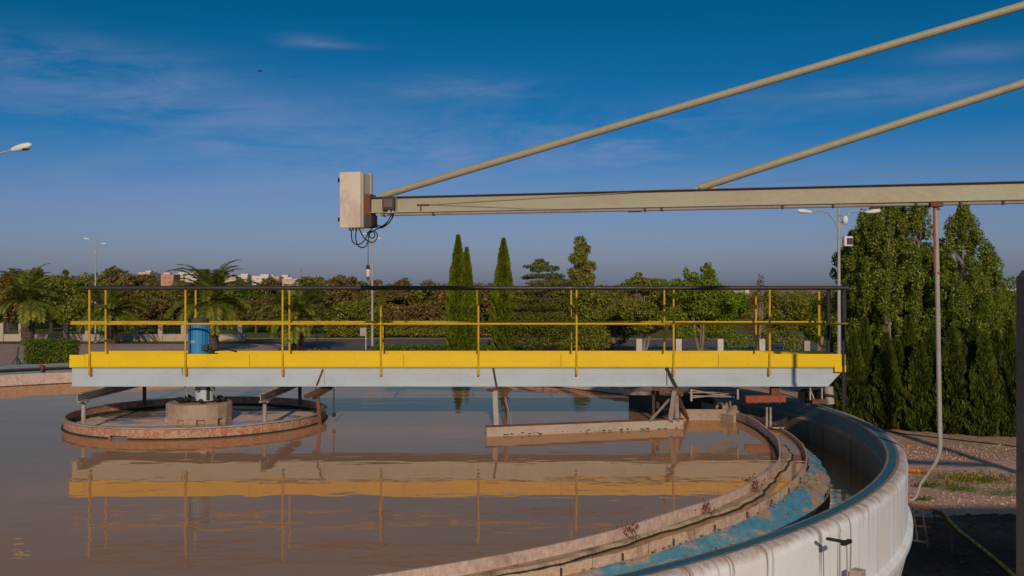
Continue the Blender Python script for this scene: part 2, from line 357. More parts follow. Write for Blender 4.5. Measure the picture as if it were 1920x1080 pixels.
def shade_litter():
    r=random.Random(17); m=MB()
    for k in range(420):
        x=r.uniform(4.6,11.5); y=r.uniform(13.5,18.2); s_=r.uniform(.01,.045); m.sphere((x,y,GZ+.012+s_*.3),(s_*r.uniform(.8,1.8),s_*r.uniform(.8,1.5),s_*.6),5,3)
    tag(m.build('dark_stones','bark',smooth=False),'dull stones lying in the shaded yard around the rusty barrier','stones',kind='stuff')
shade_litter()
# ------------------------------------------------------------------ the settling tank
C=(-5.15,14.73); NSEG=320
def lift(a,j=0):
    # the far left of the wall stands a little higher out of the water
    d=math.cos(a-R(133)); return .12*max(0,(d-.45)/.55)
tank=thing('settling_tank','large round concrete settling tank with streaked white wall and blue painted rim','tank',(C[0],C[1],GZ))
m=MB(); m.lathe(C,[(9.7,GZ-.05),(10.22,-1.1),(10.345,-.58),(10.375,-.53),(10.375,-.47),(10.35,-.445),(10.322,-.44),(10.322,.13),(10.325,.155),(10.318,.195),(10.30,.225),(10.27,.243),(10.235,.248)],NSEG,zf=lambda a,j: lift(a) if j>=7 else 0,rf=lambda a,j: (.004*math.sin(a*95)+.004*math.sin(a*41+1)) if j in(8,9,10,11) else 0)
m.build('outer_wall','wall',tank)
m=MB(); m.lathe(C,[(10.235,.248),(10.10,.248),(10.087,.236)],NSEG,uvr=True,zf=lambda a,j: lift(a)); m.build('coping','coping',tank)
m=MB(); m.lathe(C,[(10.087,.236),(10.087,.03)],NSEG,zf=lambda a,j: lift(a)); m.build('inner_lip','bluelip',tank)
m=MB(); m.lathe(C,[(10.087,.03),(10.08,.0),(10.03,-.01)],NSEG,uvr=True,zf=lambda a,j: lift(a)); m.build('inner_step','farwall',tank)
m=MB(); m.lathe(C,[(10.03,-.01),(10.022,-.03),(10.022,-.8)],NSEG,zf=lambda a,j: lift(a) if j==0 else 0); m.build('channel_wall','innerwall',tank)
m=MB(); m.lathe(C,[(9.215,-.02),(9.25,-.03),(9.33,-.09),(9.46,-.20)],NSEG,rf=lambda a,j:.012*math.sin(a*37)+.01*math.sin(a*91+j),uvr=True)
m.build('sloping_ledge','ledge',tank)
m=MB(); m.lathe(C,[(9.462,-.198),(9.47,-.21),(9.475,-.6)],NSEG); m.build('channel_inner_wall','innerwall',tank)
# weir plate: panels between dark slotted brackets, crest uneven with dried sediment
m=MB(); br=MB(); npan=176; rr=random.Random(4)
for k in range(npan):
    a0=2*PI*k/npan+.0003; a1=2*PI*(k+1)/npan-.0003; dz=rr.uniform(-.003,.003); ro=0
    m.lathe(C,[(9.19+ro,-.3),(9.19+ro,.062+dz),(9.204+ro,.062+dz),(9.204+ro,-.06)],6,a0,a1,zf=lambda a,j:(.007*math.sin(a*23)+.005*math.sin(a*61)+.003*math.sin(a*300)) if j in(1,2) else 0)
    if k%2: continue
    a=2*PI*k/npan; p=Vector((C[0]+9.214*math.cos(a),C[1]+9.214*math.sin(a),.015)); br.box(p,(.014,.012,.055),Matrix.Rotation(a,3,'Z'))
m.build('weir_plate','weir',tank); br.build('weir_brackets','darksteel',tank,smooth=False)['kind']='stuff'
m=MB(); m.lathe(C,[(8.875,-.3),(8.875,.13),(8.897,.13),(8.897,-.3)],NSEG,rf=lambda a,j:.018*math.sin(a*11)+.008*math.sin(a*29),
        zf=lambda a,j:(.006*math.sin(a*23)+lift(a)*1.0) if j in(1,2) else 0)
m.build('scum_baffle','baffle',tank)
m=MB(); 
def scal(a,j): return (.085*abs(math.sin(a*9+.6))**2+.012*math.sin(a*67)+.008*math.sin(a*151))*(1 if j in(1,2) else .6 if j==3 else 0)
m.lathe(C,[(8.90,.035),(8.91,.032),(8.925,.012),(8.945,-.03)],900,rf=scal); m.build('sediment_crust','crust',tank)
m=MB(); m.lathe(C,[(8.935,.012),(8.95,.010),(8.958,-.03)],900,rf=lambda a,j:scal(a,1)); m.build('waterline_growth','algae',tank)
m=MB(); m.lathe(C,[(8.872,.014),(8.855,.010),(8.85,-.04)],700,rf=lambda a,j:-.015*abs(math.sin(a*33))-.01*abs(math.sin(a*71))+.018*math.sin(a*11)); m.build('waterline_growth','algae',tank)
# sediment lumps along ledge
m=MB(); r5=random.Random(5)
for k in range(260):
    a=R(r5.uniform(-75,28)); rad=r5.choice([9.225,9.24,9.26,9.35])+r5.uniform(-.015,.02); s=r5.uniform(.004,.013)
    z=.0 if rad<9.25 else -(rad-9.23)*.75
    m.sphere((C[0]+rad*math.cos(a),C[1]+rad*math.sin(a),z),(s*r5.uniform(1,3),s*r5.uniform(1,3),s*.5),6,4)
m.build('ledge_debris','crust',tank)['kind']='stuff'
# pipe along the inside of the far left wall, with its brackets
A0,A1=R(100),R(175)
pp=[(C[0]+9.99*math.cos(a),C[1]+9.99*math.sin(a),.26+lift(a)-.10) for a in [A0+(A1-A0)*i/60 for i in range(61)]]
MB().tube(pp,.022,8).build('wall_pipe','darksteel',tank)
for a in (R(112),R(126),R(140),R(154)):
    MB().box((C[0]+10.02*math.cos(a),C[1]+10.02*math.sin(a),.17+lift(a)),(.10,.06,.14),Matrix.Rotation(a,3,'Z')).build('pipe_bracket','rust',tank,bevel=.004)
m=MB(); m.lathe(C,[(8.91,-.2),(8.915,.215),(8.955,.215),(8.955,-.2)],120,R(104),R(176),zf=lambda a,j:.06*max(0,math.sin((a-R(104))/R(72)*PI))**.5-.06 if j in(1,2) else 0); m.build('far_inner_wall','farwall',tank)
# water bodies
m=MB(); vs=[(C[0],C[1],0)]; n=160
vs+=[(C[0]+9.19*math.cos(2*PI*i/n),C[1]+9.19*math.sin(2*PI*i/n),0) for i in range(n)]
m.add(vs,[(0,1+i,1+(i+1)%n) for i in range(n)]); struct(m.build('water','water'))
m=MB(); m.lathe(C,[(9.40,-.33),(10.03,-.33)],NSEG); struct(m.build('channel_water','chwater'))
# switch on the near wall with a thin rod, and a square block lower down
sw=thing('wall_bracket','small black clamp with a thin hanging rod on the streaked white tank wall','bracket',at(1578,1015,7.35))
p=at(1578,1015,7.36); nrm=Vector((.72,-.69,0)); tg=Vector((.69,.72,0))
MB().bar(p-nrm*.12,p+nrm*.06,.03,.02).build('arm','black',sw,bevel=.003)
MB().bar(p+nrm*.04-tg*.07,p+nrm*.04+tg*.06,.035,.028).build('clamp','black',sw,bevel=.004)
MB().cyl(p+nrm*.04+Vector((0,0,-.01)),p+nrm*.05+Vector((.01,0,-.75)),.006,n=8).build('rod','steel',sw)
bk=MB().box(at(1608,1078,7.9),(.10,.10,.09),Matrix.Rotation(R(45),3,'Z')).build('junction_block','plaster',bevel=.008); tag(bk,'small square cream block fixed low on the tank wall below the clamp','block')
# weeds on baffle
def leafquads(c,size,rng,asp=.5,up=0.0,out=None):
    N=len(c); nrm=rng.normal(size=(N,3))
    if out is not None: nrm=nrm*1.0+out*.95
    nrm[:,2]+=.1; nrm/=np.linalg.norm(nrm,axis=1)[:,None]
    t=rng.normal(size=(N,3)); t[:,2]+=up; t-=nrm*(t*nrm).sum(1)[:,None]; t/=np.linalg.norm(t,axis=1)[:,None]+1e-9
    b=np.cross(nrm,t); s=(size*rng.uniform(.6,1.35,N))[:,None]
    V=np.stack([c-t*s*.5,c+b*s*asp*.5+t*s*.05,c+t*s*.5,c-b*s*asp*.5+t*s*.05],1).reshape(-1,3); return V
def quadmesh(name,V,mat,parent=None,loc=None):
    n=len(V)//4; me=bpy.data.meshes.new(name); me.vertices.add(len(V)); me.vertices.foreach_set('co',V.astype(np.float32).ravel())
    me.loops.add(4*n); me.loops.foreach_set('vertex_index',np.arange(4*n,dtype=np.int32)); me.polygons.add(n)
    me.polygons.foreach_set('loop_start',np.arange(0,4*n,4,dtype=np.int32)); me.update(calc_edges=True); me.materials.append(M[mat])
    o=bpy.data.objects.new(name,me); COL.objects.link(o)
    if parent is not None: o.parent=parent
    if loc is not None: o.location=loc
    return o
for k,(ang,s,lab) in enumerate([(-46.5,.05,'reddish weed tuft on the scum baffle, lowest and leftmost of the three'),(-38.5,.045,'reddish weed tuft on the scum baffle, middle one of three'),(-30.5,.055,'bushiest reddish weed tuft on the scum baffle, nearest the bend')]):
    a=R(ang); p=np.array([C[0]+8.93*math.cos(a),C[1]+8.93*math.sin(a),.05]); r=np.random.default_rng(k)
    cc=r.normal(size=(90,3))*np.array([.045,.045,.045])+np.array([0,0,.045]); o=quadmesh('weed',leafquads(cc,s*.7,r,.35,1.5),'weedred',None,p); tag(o,lab,'weed')

# ------------------------------------------------------------------ feedwell and centre pier
FC=(-5.09,15.86)
fw=thing('feedwell_ring','round rusty steel ring standing in the brown water around the pier','feedwell ring',(FC[0],FC[1],0))
m=MB()
gap0,gap1=R(270-3.5),R(270+3.5)
gA=math.atan2(-1,0); 
def arc(m,prof,a0,a1,n,**k): m.lathe(FC,prof,n,a0,a1,uvr=False,**k)
ga,gb=R(250.5),R(258.5)
prof=[(2.005,-.25),(2.005,.155),(2.02,.155),(2.02,-.25)]
arc(m,prof,gb-2*PI,ga,160)
arc(m,[(2.005,.045),(2.005,.155),(2.02,.155),(2.02,.045),(2.005,.045)],ga,gb,8)
m.build('ring_wall','ringside',fw)
MB().lathe(FC,[(1.99,.156),(1.99,.168),(2.045,.168),(2.045,.150),(2.022,.150)],160).build('lip','steel',fw)
m=MB(); arc(m,[(2.022,.022),(2.036,.016),(2.04,-.03)],gb-2*PI+.01,ga-.01,300,rf=lambda a,j:.01*abs(math.sin(a*43))+.008*abs(math.sin(a*101))); m.build('waterline_growth','algae',fw)
m=MB(); arc(m,[(2.0,.05),(1.96,.03),(1.94,.0)],gb-2*PI+.01,ga-.01,300,rf=lambda a,j:-.03*abs(math.sin(a*23))-.02*abs(math.sin(a*57))); m.build('inner_growth','algae',fw)
for X,x0 in ((-6.50,0),(-3.76,1)):
    ya,yb=14.55,17.2; z1=.585; z0=.455; cb=MB()
    cb.box((X,(ya+yb)/2,(z0+z1)/2),(.012,yb-ya,z1-z0)); cb.box((X+.03,(ya+yb)/2,z1-.006),(.075,yb-ya,.010)); cb.box((X+.03,(ya+yb)/2,z0+.004),(.075,yb-ya,.010))
    cb.build('cross_beam','steel',fw,smooth=False)
    for yy in (14.72,17.16):
        pm=MB(); pm.cyl((X+.02,yy,z0),(X+.02,yy,.10),.032,n=10); pm.box((X+.02,yy,z0-.012),(.14,.14,.02)); pm.build('post','steel' if yy<15 else 'darksteel',fw)
sc_=MB(); vs=[(FC[0],FC[1],.006)]+[(FC[0]+2.0*math.cos(2*PI*i/96),FC[1]+2.0*math.sin(2*PI*i/96),.006) for i in range(96)]
def scum_mat():
    m,nt,b=nm('feedwell_scum'); g=G(nt); v=g.coord('Object')
    n=g.noise(v,.55,6,.6,1.2); n2=g.noise(v,6,5,.7)
    k=g.ramp(n,[(.40,0),(.48,1)])
    c=g.mix(k,(.34,.21,.15),(.80,.56,.43)); c=g.mix(1.0,c,g.ramp(n2,[(.3,.8),(.7,1.15)]),'MULTIPLY'); g.l(c,b.inputs['Base Color'])
    g.l(g.ramp(k,[(0,.06),(1,.8)]),b.inputs['Roughness']); g.bump(b,g.math('MULTIPLY',n2,k),.004); return m
M['fscum']=scum_mat()
sc_.add(vs,[(0,1+i,1+(i+1)%96) for i in range(96)]); tag(sc_.build('scum_layer','fscum'),'pinkish scum floating inside the rusty feedwell ring','scum',kind='stuff')
pier=thing('centre_pier','squat round concrete pier with scalloped foot inside the rusty ring','pier',(FC[0],FC[1],0))
pc=FC
m=MB(); m.lathe(pc,[(.47,-.2),(.47,.06),(.52,.07),(.52,.29),(.50,.31),(.0,.31)],18); m.build('drum','concrete',pier,smooth=False,bevel=.006)
m=MB()
for k in range(5):
    a=R(200+k*36); m.box((pc[0]+.49*math.cos(a),pc[1]+.49*math.sin(a),.02),(.09,.20,.12),Matrix.Rotation(a,3,'Z'))
m.build('foot','concrete',pier,bevel=.01)
m=MB(); r6=random.Random(6)
for k in range(46):
    a=r6.uniform(0,2*PI); q=r6.uniform(.1,.42); m.sphere((pc[0]+q*math.cos(a),pc[1]+q*math.sin(a)*.7,.325+r6.uniform(0,.04)),(r6.uniform(.03,.09),r6.uniform(.03,.07),r6.uniform(.015,.05)),6,4)
m.build('grease_deposit','black',pier)
MB().tube([(pc[0]+.02*i*6-.02,pc[1]-.1,.36+.06*math.sin(i)) for i in range(4)],.03,8).build('hose','rubber',pier)

# ------------------------------------------------------------------ the walkway bridge
D=15.46; D2=16.16
def bx(px,d=D): return (px-960)/F*d
def bz(py,d=D): return EYE-(py-540)/F*d
br=thing('walkway_bridge','long white girder footbridge with yellow kick plates and railings across the tank','bridge',(bx(135),D+.35,.6))
xL,xR=bx(135),bx(1583); zb,zt=bz(724),bz(688)
for side,y in (('near',D),('far',D2)):
    x0=xL; m=MB(); m.prism([(x0,zb),(bx(1553),zb),(bx(1582),zb+.26),(bx(1582),zt),(x0,zt)],y,y+.012)
    m.prism([(x0,zb-.003),(bx(1553),zb-.003),(bx(1553),zb+.008),(x0,zb+.008)],y-.035 if side=='near' else y+.014,y-.002 if side=='near' else y+.05)
    m.build('girder','white',br,smooth=False)
    yk=y-.05 if side=='near' else y+.03
    k=MB(); k.prism([(bx(162),bz(687.0)),(xR,bz(687.0)),(xR,bz(663.4)),(bx(162),bz(663.4))],yk,yk+.008)
    k.prism([(xL-.02,bz(687.2)),(bx(161.5),bz(687.2)),(bx(161.5),bz(665)),(xL-.02,bz(665))],yk,yk+.008)
    k.prism([(xL-.02,bz(688.6)),(xR,bz(688.6)),(xR,bz(687.4)),(xL-.02,bz(687.4))],yk+.002,yk+.06)
    k.build('kick_plate','yellow',br,smooth=False)
yend=MB(); yend.box((bx(1573),D-.06,bz(691)),(.18,.02,.10)); yend.build('end_plate','yellow',br,bevel=.003)
# welded seams and stains as slim joint cover strips
for px in (468,757,1052,1347):
    MB().box((bx(px,D-.05),D-.0515,bz(675)),(.006,.003,.19)).build('plate_joint','rust',br,smooth=False)
for px in range(205,1570,92):
    for py in (667,683): MB().cyl((bx(px,D-.05),D-.058,bz(py)),(bx(px,D-.05),D-.05,bz(py)),.008,n=8).build('rivet','yellowpipe',br)
for px in (565,1060):
    MB().box((bx(px),D-.003,(zb+zt)/2),(.014,.006,zt-zb-.02)).build('weld_seam','white',br)
dk=MB()
for i in range(150):
    x=xL+.05+i*(xR-xL-.1)/149; dk.box((x,(D+D2)/2+.006,bz(687)+.015),(.006,D2-D-.06,.03))
for i in range(7): dk.box(((xL+xR)/2,D+.06+i*.095,bz(687)+.0),(xR-xL-.06,.005,.028))
dk.build('grating_deck','steel',br,smooth=False)
for i in range(9):
    x=xL+.3+i*(xR-xL-.9)/8; MB().box((x,(D+D2)/2+.006,zb+.12),(.05,D2-D-.02,.1)).build('cross_member','darksteel',br)
near=[168,348,530,714,897,1081,1263,1443]; far=[197,366,542,718,895,1071,1246,1418]
for px in near:
    x=bx(px,D-.07); m=MB(); m.cyl((x,D-.075,bz(700)),(x,D-.075,EYE-.02),.0165,n=10); m.build('stanchion','yellowpipe',br)
    s=MB(); s.box((x,D-.055,bz(697)),(.035,.075,.10)); s.cyl((x,D-.11,bz(695)),(x,D-.01,bz(695)),.014,n=8); s.cyl((x,D-.11,bz(700)),(x,D-.01,bz(700)),.012,n=8); s.build('stanchion_clamp','yellowpipe',br,bevel=.004)
for px in far:
    x=bx(px,D2+.05); m=MB(); m.cyl((x,D2+.075,bz(700)),(x,D2+.075,EYE-.02),.0165,n=10); m.build('stanchion','yellowpipe',br)
for y in (D-.075,D2+.075):
    xl=bx(152,y) if y<16 else bx(170,y); 
    MB().cyl((xl,y,EYE),(bx(1586),y,EYE),.034,n=12).build('top_rail','rail',br)
    MB().cyl((bx(133,y),y,EYE-.567),(bx(1586),y,EYE-.567),.0175,n=10).build('mid_rail','yellowpipe',br)
# outer end: black uprights, gate hoop and ladder
for px,y,z0,w in ((1553,D-.03,bz(662),.045),(1554,D2,bz(662),.05),(1581,D-.06,bz(772),.04),(1584,D2,bz(772),.04)):
    MB().bar((bx(px,y),y,z0),(bx(px,y),y,EYE+.02),w,w).build('end_post','black',br,bevel=.004)
MB().bar((bx(1545),D-.06,EYE+.005),(bx(1588),D-.06,EYE+.005),.05,.05).build('end_cap_rail','rail',br)
MB().bar((bx(1584),D-.06,EYE+.003),(bx(1586),D2+.06,EYE+.003),.045,.045).build('end_cap_rail','rail',br)
hx=bx(1558); MB().tube([(hx,D2-.1,EYE-.05),(hx,D2-.1,bz(640)),(hx+.01,D2-.1,bz(650)),(hx+.06,D2-.1,bz(655)),(bx(1576),D2-.1,bz(655))],.02,10).build('gate_hoop','yellowpipe',br)
for py in (633,655,692,707,722,737,750): MB().cyl((bx(1581),D-.06,bz(py)),(bx(1584,D2),D2,bz(py)),.012,n=8).build('ladder_rung','black',br)
for z in (bz(708),bz(737)): MB().bar((bx(1570),D+.2,z),(bx(1582),D+.2,z),.03,.02).build('ladder_stay','black',br)
# drive motor and column
mx=bx(373,D+.35); my=D+.33
mo=MB(); mo.lathe((mx,my),[(0,bz(599,my)),(.14,bz(599,my)),(.155,bz(601,my)),(.155,bz(657,my)),(.165,bz(657,my)),(.165,bz(664,my)),(0,bz(664,my))],32); mm=mo.build('drive_motor','blue',br)
fn=MB()
for k in range(20):
    a=2*PI*k/20; fn.box((mx+.163*math.cos(a),my+.163*math.sin(a),bz(628,my)),(.010,.008,.36),Matrix.Rotation(a,3,'Z'))
f_=fn.build('cooling_fins','blue',mm); f_.name='cooling_fins'
MB().box((mx+.14,my-.10,bz(651,my)),(.10,.09,.09)).build('terminal_box','darksteel',mm,bevel=.008)
MB().box((mx-.05,my-.152,bz(640,my)),(.09,.012,.05)).build('rating_plate','steel',mm,bevel=.002)
MB().lathe((mx,my),[(0,bz(596.5,my)),(.16,bz(596.5,my)),(.166,bz(599,my)),(.166,bz(605,my)),(.157,bz(605.5,my))],32).build('motor_cap','darksteel',mm)
MB().box((mx,my,bz(664,my)-.01),(.5,.42,.03)).build('motor_base','darksteel',br,bevel=.004)
MB().tube([(mx+.15,my-.1,bz(655)),(mx+.3,my-.12,bz(659)),(mx+.5,my-.1,bz(657)),(mx+.62,my,bz(662))],.012,8).build('motor_cable','rubber',br)
MB().cyl((bx(372),my,zb+.2),(bx(372),my,.34),.155,n=28).build('centre_column','white',br)
MB().box((bx(388,my),my-.02,.50),(.16,.24,.3)).build('column_bearing','black',br,bevel=.01)
MB().cyl((bx(366),my-.17,bz(734)),(bx(366),my-.14,bz(734)),.03,n=16).build('bolt_boss','rust',br)
for px,pt,pb in ((345,690,745),(400,724,745)):
    MB().cyl((bx(px-4),D-.02,bz(pt)),(bx(px+2),D+.1,bz(pb)),.012,n=8).build('guide_rod','steel',br)
# scraper hangers
def hanger(px,lean,plate):
    x=bx(px); 
    MB().cyl((x+.05,D-.02,bz(692)),(x-.06+lean,D-.02,bz(729)),.013,n=8).build('tie_rod','rust',br)
    MB().cyl((x+.07,D-.012,bz(692)),(x+.075,D-.012,bz(722)),.004,n=6).build('wire','steel',br)
hanger(600,-.01,0)
MB().bar((bx(577),D-.15,bz(742)),(bx(612),D+.25,bz(727)),.10,.05).build('hanger_bracket','rust',br,bevel=.004)
MB().bar((bx(590),D-.16,bz(744)),(bx(618),D+.2,bz(728)),.03,.07).build('hanger_bracket','darksteel',br,bevel=.004)
MB().bar((bx(597),D-.05,bz(742)),(bx(603),D-.1,bz(799)),.055,.055).build('scraper_leg','rust',br,bevel=.004)
MB().cyl((bx(925),D-.03,bz(690)),(bx(932),D-.03,bz(729)),.016,n=8).build('tie_rod','darksteel',br)
MB().bar((bx(918),D-.1,bz(731)),(bx(955),D+.1,bz(731)),.16,.035).build('hanger_bracket','rust',br,bevel=.004)
MB().bar((bx(928),D-.12,bz(732)),(bx(932),D-.55,bz(802)),.08,.05).build('scraper_leg','steel',br,bevel=.004)
MB().bar((bx(948),D-.05,bz(732)),(bx(948),D-.6,bz(803)),.05,.05).build('scraper_leg','rust',br,bevel=.004)
# skimmer arm
sa0=Vector((bx(912,14.15),14.15,0)); sa1=Vector((bx(1281,15.0),15.0,0)); dv=(sa1-sa0).normalized()
m=MB(); m.bar(sa0+Vector((0,0,.06)),sa1+Vector((0,0,.06)),.03,.17); m.build('skimmer_arm','plaster',br,bevel=.003)
m=MB(); m.bar(sa0+Vector((-.01,-.012,.152)),sa1+Vector((0,-.012,.152)),.07,.014); m.build('skimmer_cap','rust',br,bevel=.003)
m=MB(); rr=random.Random(9)
for k in range(45):
    t=rr.random(); p=sa0.lerp(sa1,t)+Vector((.0,-.017,rr.uniform(.01,.035))); s=rr.uniform(.003,.009); m.sphere(p,(s*4,.006,s),6,4)
m.build('skimmer_growth','algae',br)['kind']='stuff'
MB().cyl((bx(960,14.2),14.25,.15),(bx(948),14.9,.48),.008,n=6).build('stay_wire','steel',br)
# A-frame near right end of the arm
def q(px,py,d): return at(px,py,d)
MB().bar(q(1250,689,D-.06),q(1269,727,D-.06),.05,.035).build('brace','black',br,bevel=.003)
MB().cyl(q(1250.5,690,D-.05),q(1251.5,722,D-.05),.006,n=6).build('wire','steel',br)
for a,b,w,mt in (((1265,735,15.2),(1257,790,14.9),.07,'conduit'),((1268,735,15.3),(1270,790,14.95),.06,'conduit'),((1256,748,15.3),(1219,789,14.8),.03,'conduit'),
                 ((1270,740,15.6),(1290,786,15.9),.04,'rust'),((1225,727,15.7),(1225,778,15.8),.045,'darksteel'),((1233,727,16.0),(1233,765,16.1),.05,'darksteel'),
                 ((1222,728,15.5),(1282,734,15.4),.06,'rust'),((1262,728,15.2),(1280,742,15.2),.05,'rust')):
    MB().bar(q(*a),q(*b),w,w).build('skimmer_support',mt,br,bevel=.003)
fr=[((1292,729),(1384,729)),((1292,736),(1384,735)),((1295,742),(1372,744)),((1294,746),(1380,736)),((1296,731),(1376,745))]
for (a,b) in fr: MB().bar(q(a[0],a[1],15.6),q(b[0],b[1],15.9),.02,.02).build('lattice_bar','conduit',br)
for px,y0,y1 in ((1296,726,752),(1383,726,749)): MB().bar(q(px,y0,15.6),q(px,y1,15.6),.03,.05).build('lattice_post','steel',br,bevel=.003)
MB().bar(q(1397,748.5,15.5),q(1472,747.0,15.5),.12,.11).build('scraper_beam','rustred',br,bevel=.006)
MB().bar(q(1452,722,15.6),q(1452,747,15.6),.13,.12).build('beam_hanger','rust',br,bevel=.004)
for px in (1405,1416,1440,1462): MB().cyl(q(px,742,15.45),q(px,757,15.45),.013,n=8).build('bolt','rust',br)
for px in (1438,1445): MB().bar(q(px,765,15.3),q(px,800,14.9),.03,.03).build('brush_leg','steel',br)
MB().lathe((q(1458,800,14.8).x,14.8),[(0,.055),(.10,.055),(.105,.04),(.10,.03),(0,.03)],20).build('brush_disc','steel',br)
MB().lathe((q(1458,800,14.8).x,14.8),[(0,.068),(.085,.068),(.09,.056)],20).build('brush_growth','algae',br)
# travelling wheels at the wall
for px,y,r_ in ((1511,15.75,.115),(1534,15.8,.10)):
    w=MB(); c=q(px,742,y); w.cyl(c+Vector((-.04,-.05,0)),c+Vector((.04,.05,0)),r_,n=24); wh=w.build('drive_wheel','rubber',br,bevel=.01)
MB().bar(q(1521,753,15.5),q(1550,752,15.5),.12,.07).build('wheel_carrier','rust',br,bevel=.004)
for px in (1519,1541): MB().bar(q(px,724,15.5),q(px,750,15.5),.022,.022).build('carrier_rod','steel',br)
MB().bar(q(1519,730,15.5),q(1527,750,15.5),.016,.016).build('carrier_rod','steel',br)
MB().cyl(q(1553,725,15.7),q(1556,757,15.7),.075,n=20).build('gear_motor','steel',br)
MB().bar(q(1548,740,15.6),q(1582,745,15.6),.03,.03).build('ladder_stay','black',br)

# chain under the bridge
ch=thing('hanging_chain','dark link chain hanging from the white girder into the water beside the feedwell','chain',q(626,726,D+.1))
lk=None
for i in range(13):
    c=q(626,729+i*3.6,D+.1); m=MB(); w=.013
    pts=[c+((Vector((math.cos(t)*w,0,math.sin(t)*.021))) if i%2 else Vector((0,math.cos(t)*w,math.sin(t)*.021))) for t in [2*PI*k/12 for k in range(13)]]
    m.tube(pts,.0055,6,False); m.build('link','darksteel',ch)
MB().lathe((q(626,778,D+.1).x,D+.1),[(0,bz(774)),(.028,bz(776)),(.036,bz(781)),(.02,bz(783)),(0,bz(783))],12).build('weight','algae',ch)

# scum box built against the baffle
sb=thing('scum_box','pinkish concrete scum box with dark mouth beneath the right end of the bridge','scum box',q(1318,787,16))
y0=15.9
m=MB(); m.prism([(q(1276,787,y0).x,-.1),(q(1362,787,y0).x,-.1),(q(1362,766,y0).x,.175),(q(1276,768,y0).x,.175)],y0,y0+.06); m.build('front_wall','farwall' if 0 else 'concrete',sb,bevel=.006)
m=MB(); m.bar(q(1358,778,15.95),q(1340,757,17.2),.06,.3); m.build('side_wall','concrete',sb,bevel=.005)
m=MB(); m.bar(q(1276,778,15.93),q(1275,757,17.3),.05,.3); m.build('side_wall','darksteel',sb,bevel=.005)
m=MB(); m.bar(q(1278,757,17.3),q(1350,757,17.3),.05,.36); m.build('back_wall','darksteel',sb,bevel=.005)
m=MB(); m.add([q(1179,741,17.6),q(1256,743,16.2),q(1256,785,16.2),q(1179,765,17.6)],[(0,1,2,3)]); 
v=[Vector(x) for x in m.v]; off=Vector((.05,.05,0)); m.add([x+off for x in v],[(3,2,1,0)]); m.add([v[0],v[1],v[1]+off,v[0]+off],[(0,1,2,3)]); m.add([v[1],v[2],v[2]+off,v[1]+off],[(0,1,2,3)]); m.add([v[0],v[3],v[3]+off,v[0]+off],[(0,1,2,3)])
m.build('deflector_plate','darksteel',sb,smooth=False)
for a,b,w in (((1345,768,16.3),(1352,755,16.5),.05),((1352,786,15.9),(1368,757,16.2),.07),((1362,787,15.8),(1382,765,16.0),.09),((1350,782,15.95),(1378,786,15.6),.05)):
    MB().bar(q(*a),q(*b),w,.12).build('beach_rib','concrete',sb,bevel=.006)

# ------------------------------------------------------------------ jib frame over the tank
JE=1.17                                                  # top flange above eye
def J(px,py):                                            # point on the vertical plane of the jib beam
    A=Vector((-1.86,12.58)); B=Vector((5.62,10.68)); d=B-A; k=(px-960)/F
    t=(k*A.y-A.x)/(d.x-k*d.y); p=A+d*t; return Vector((p.x,p.y,EYE-(py-540)/F*p.y))
ja=J(694,371); jd=(Vector((5.62,10.68,0))-Vector((-1.86,12.58,0))).normalized(); jn=Vector((jd.y,-jd.x,0))*1  # jn faces the camera
if jn.y>0: jn=-jn
zt_=EYE+1.17; zb_=EYE+.965
jb=thing('jib_frame','pale green steel jib beam held by two long sloping pipes above the tank','jib frame',(12.5,8.93,GZ))
J0=Vector((ja.x,ja.y,0)); J1=J0+jd*14.6
def jbar(z0,z1,w,off=0,s=0,e=14.6): 
    m=MB(); a=J0+jd*s+jn*off; b=J0+jd*e+jn*off; return m.bar(a+Vector((0,0,(z0+z1)/2)),b+Vector((0,0,(z0+z1)/2)),w,z1-z0)
m=jbar(zb_+.009,zt_-.009,.008); m.build('beam_web','beam',jb,smooth=False)
m=jbar(zt_-.009,zt_,.10); m.build('top_flange','darksteel',jb,smooth=False); m=jbar(zb_,zb_+.009,.10); m.build('bottom_flange','beam',jb,smooth=False)
jbar(zb_+.010,zt_-.010,.006,-.0).v
for s,e in ((.36,.375),): jbar(zb_+.01,zt_-.01,.09,0,s,e).build('stiffener','beam',jb,smooth=False)
sl0=J(716,367); sR=J(1920,10); dirn=(sR-sl0).normalized(); MB().cyl(sl0,sl0+dirn*15.1,.046,n=16).build('stay_pipe','strut',jb)
s2=J(1312,352); sR2=J(1920,156); d2=(sR2-s2).normalized(); MB().cyl(s2,s2+d2*10.4,.046,n=16).build('stay_pipe','strut',jb)
mb=J0+jd*14.55; MB().bar((mb.x,mb.y,GZ),(mb.x,mb.y,EYE+5.6),.28,.28).build('mast','strut',jb)
for pt in (s2,sl0): MB().bar(pt+Vector((0,0,-.04))-jd*.06,pt+Vector((0,0,-.03))+jd*.2,.012,.08).build('gusset','beam',jb)
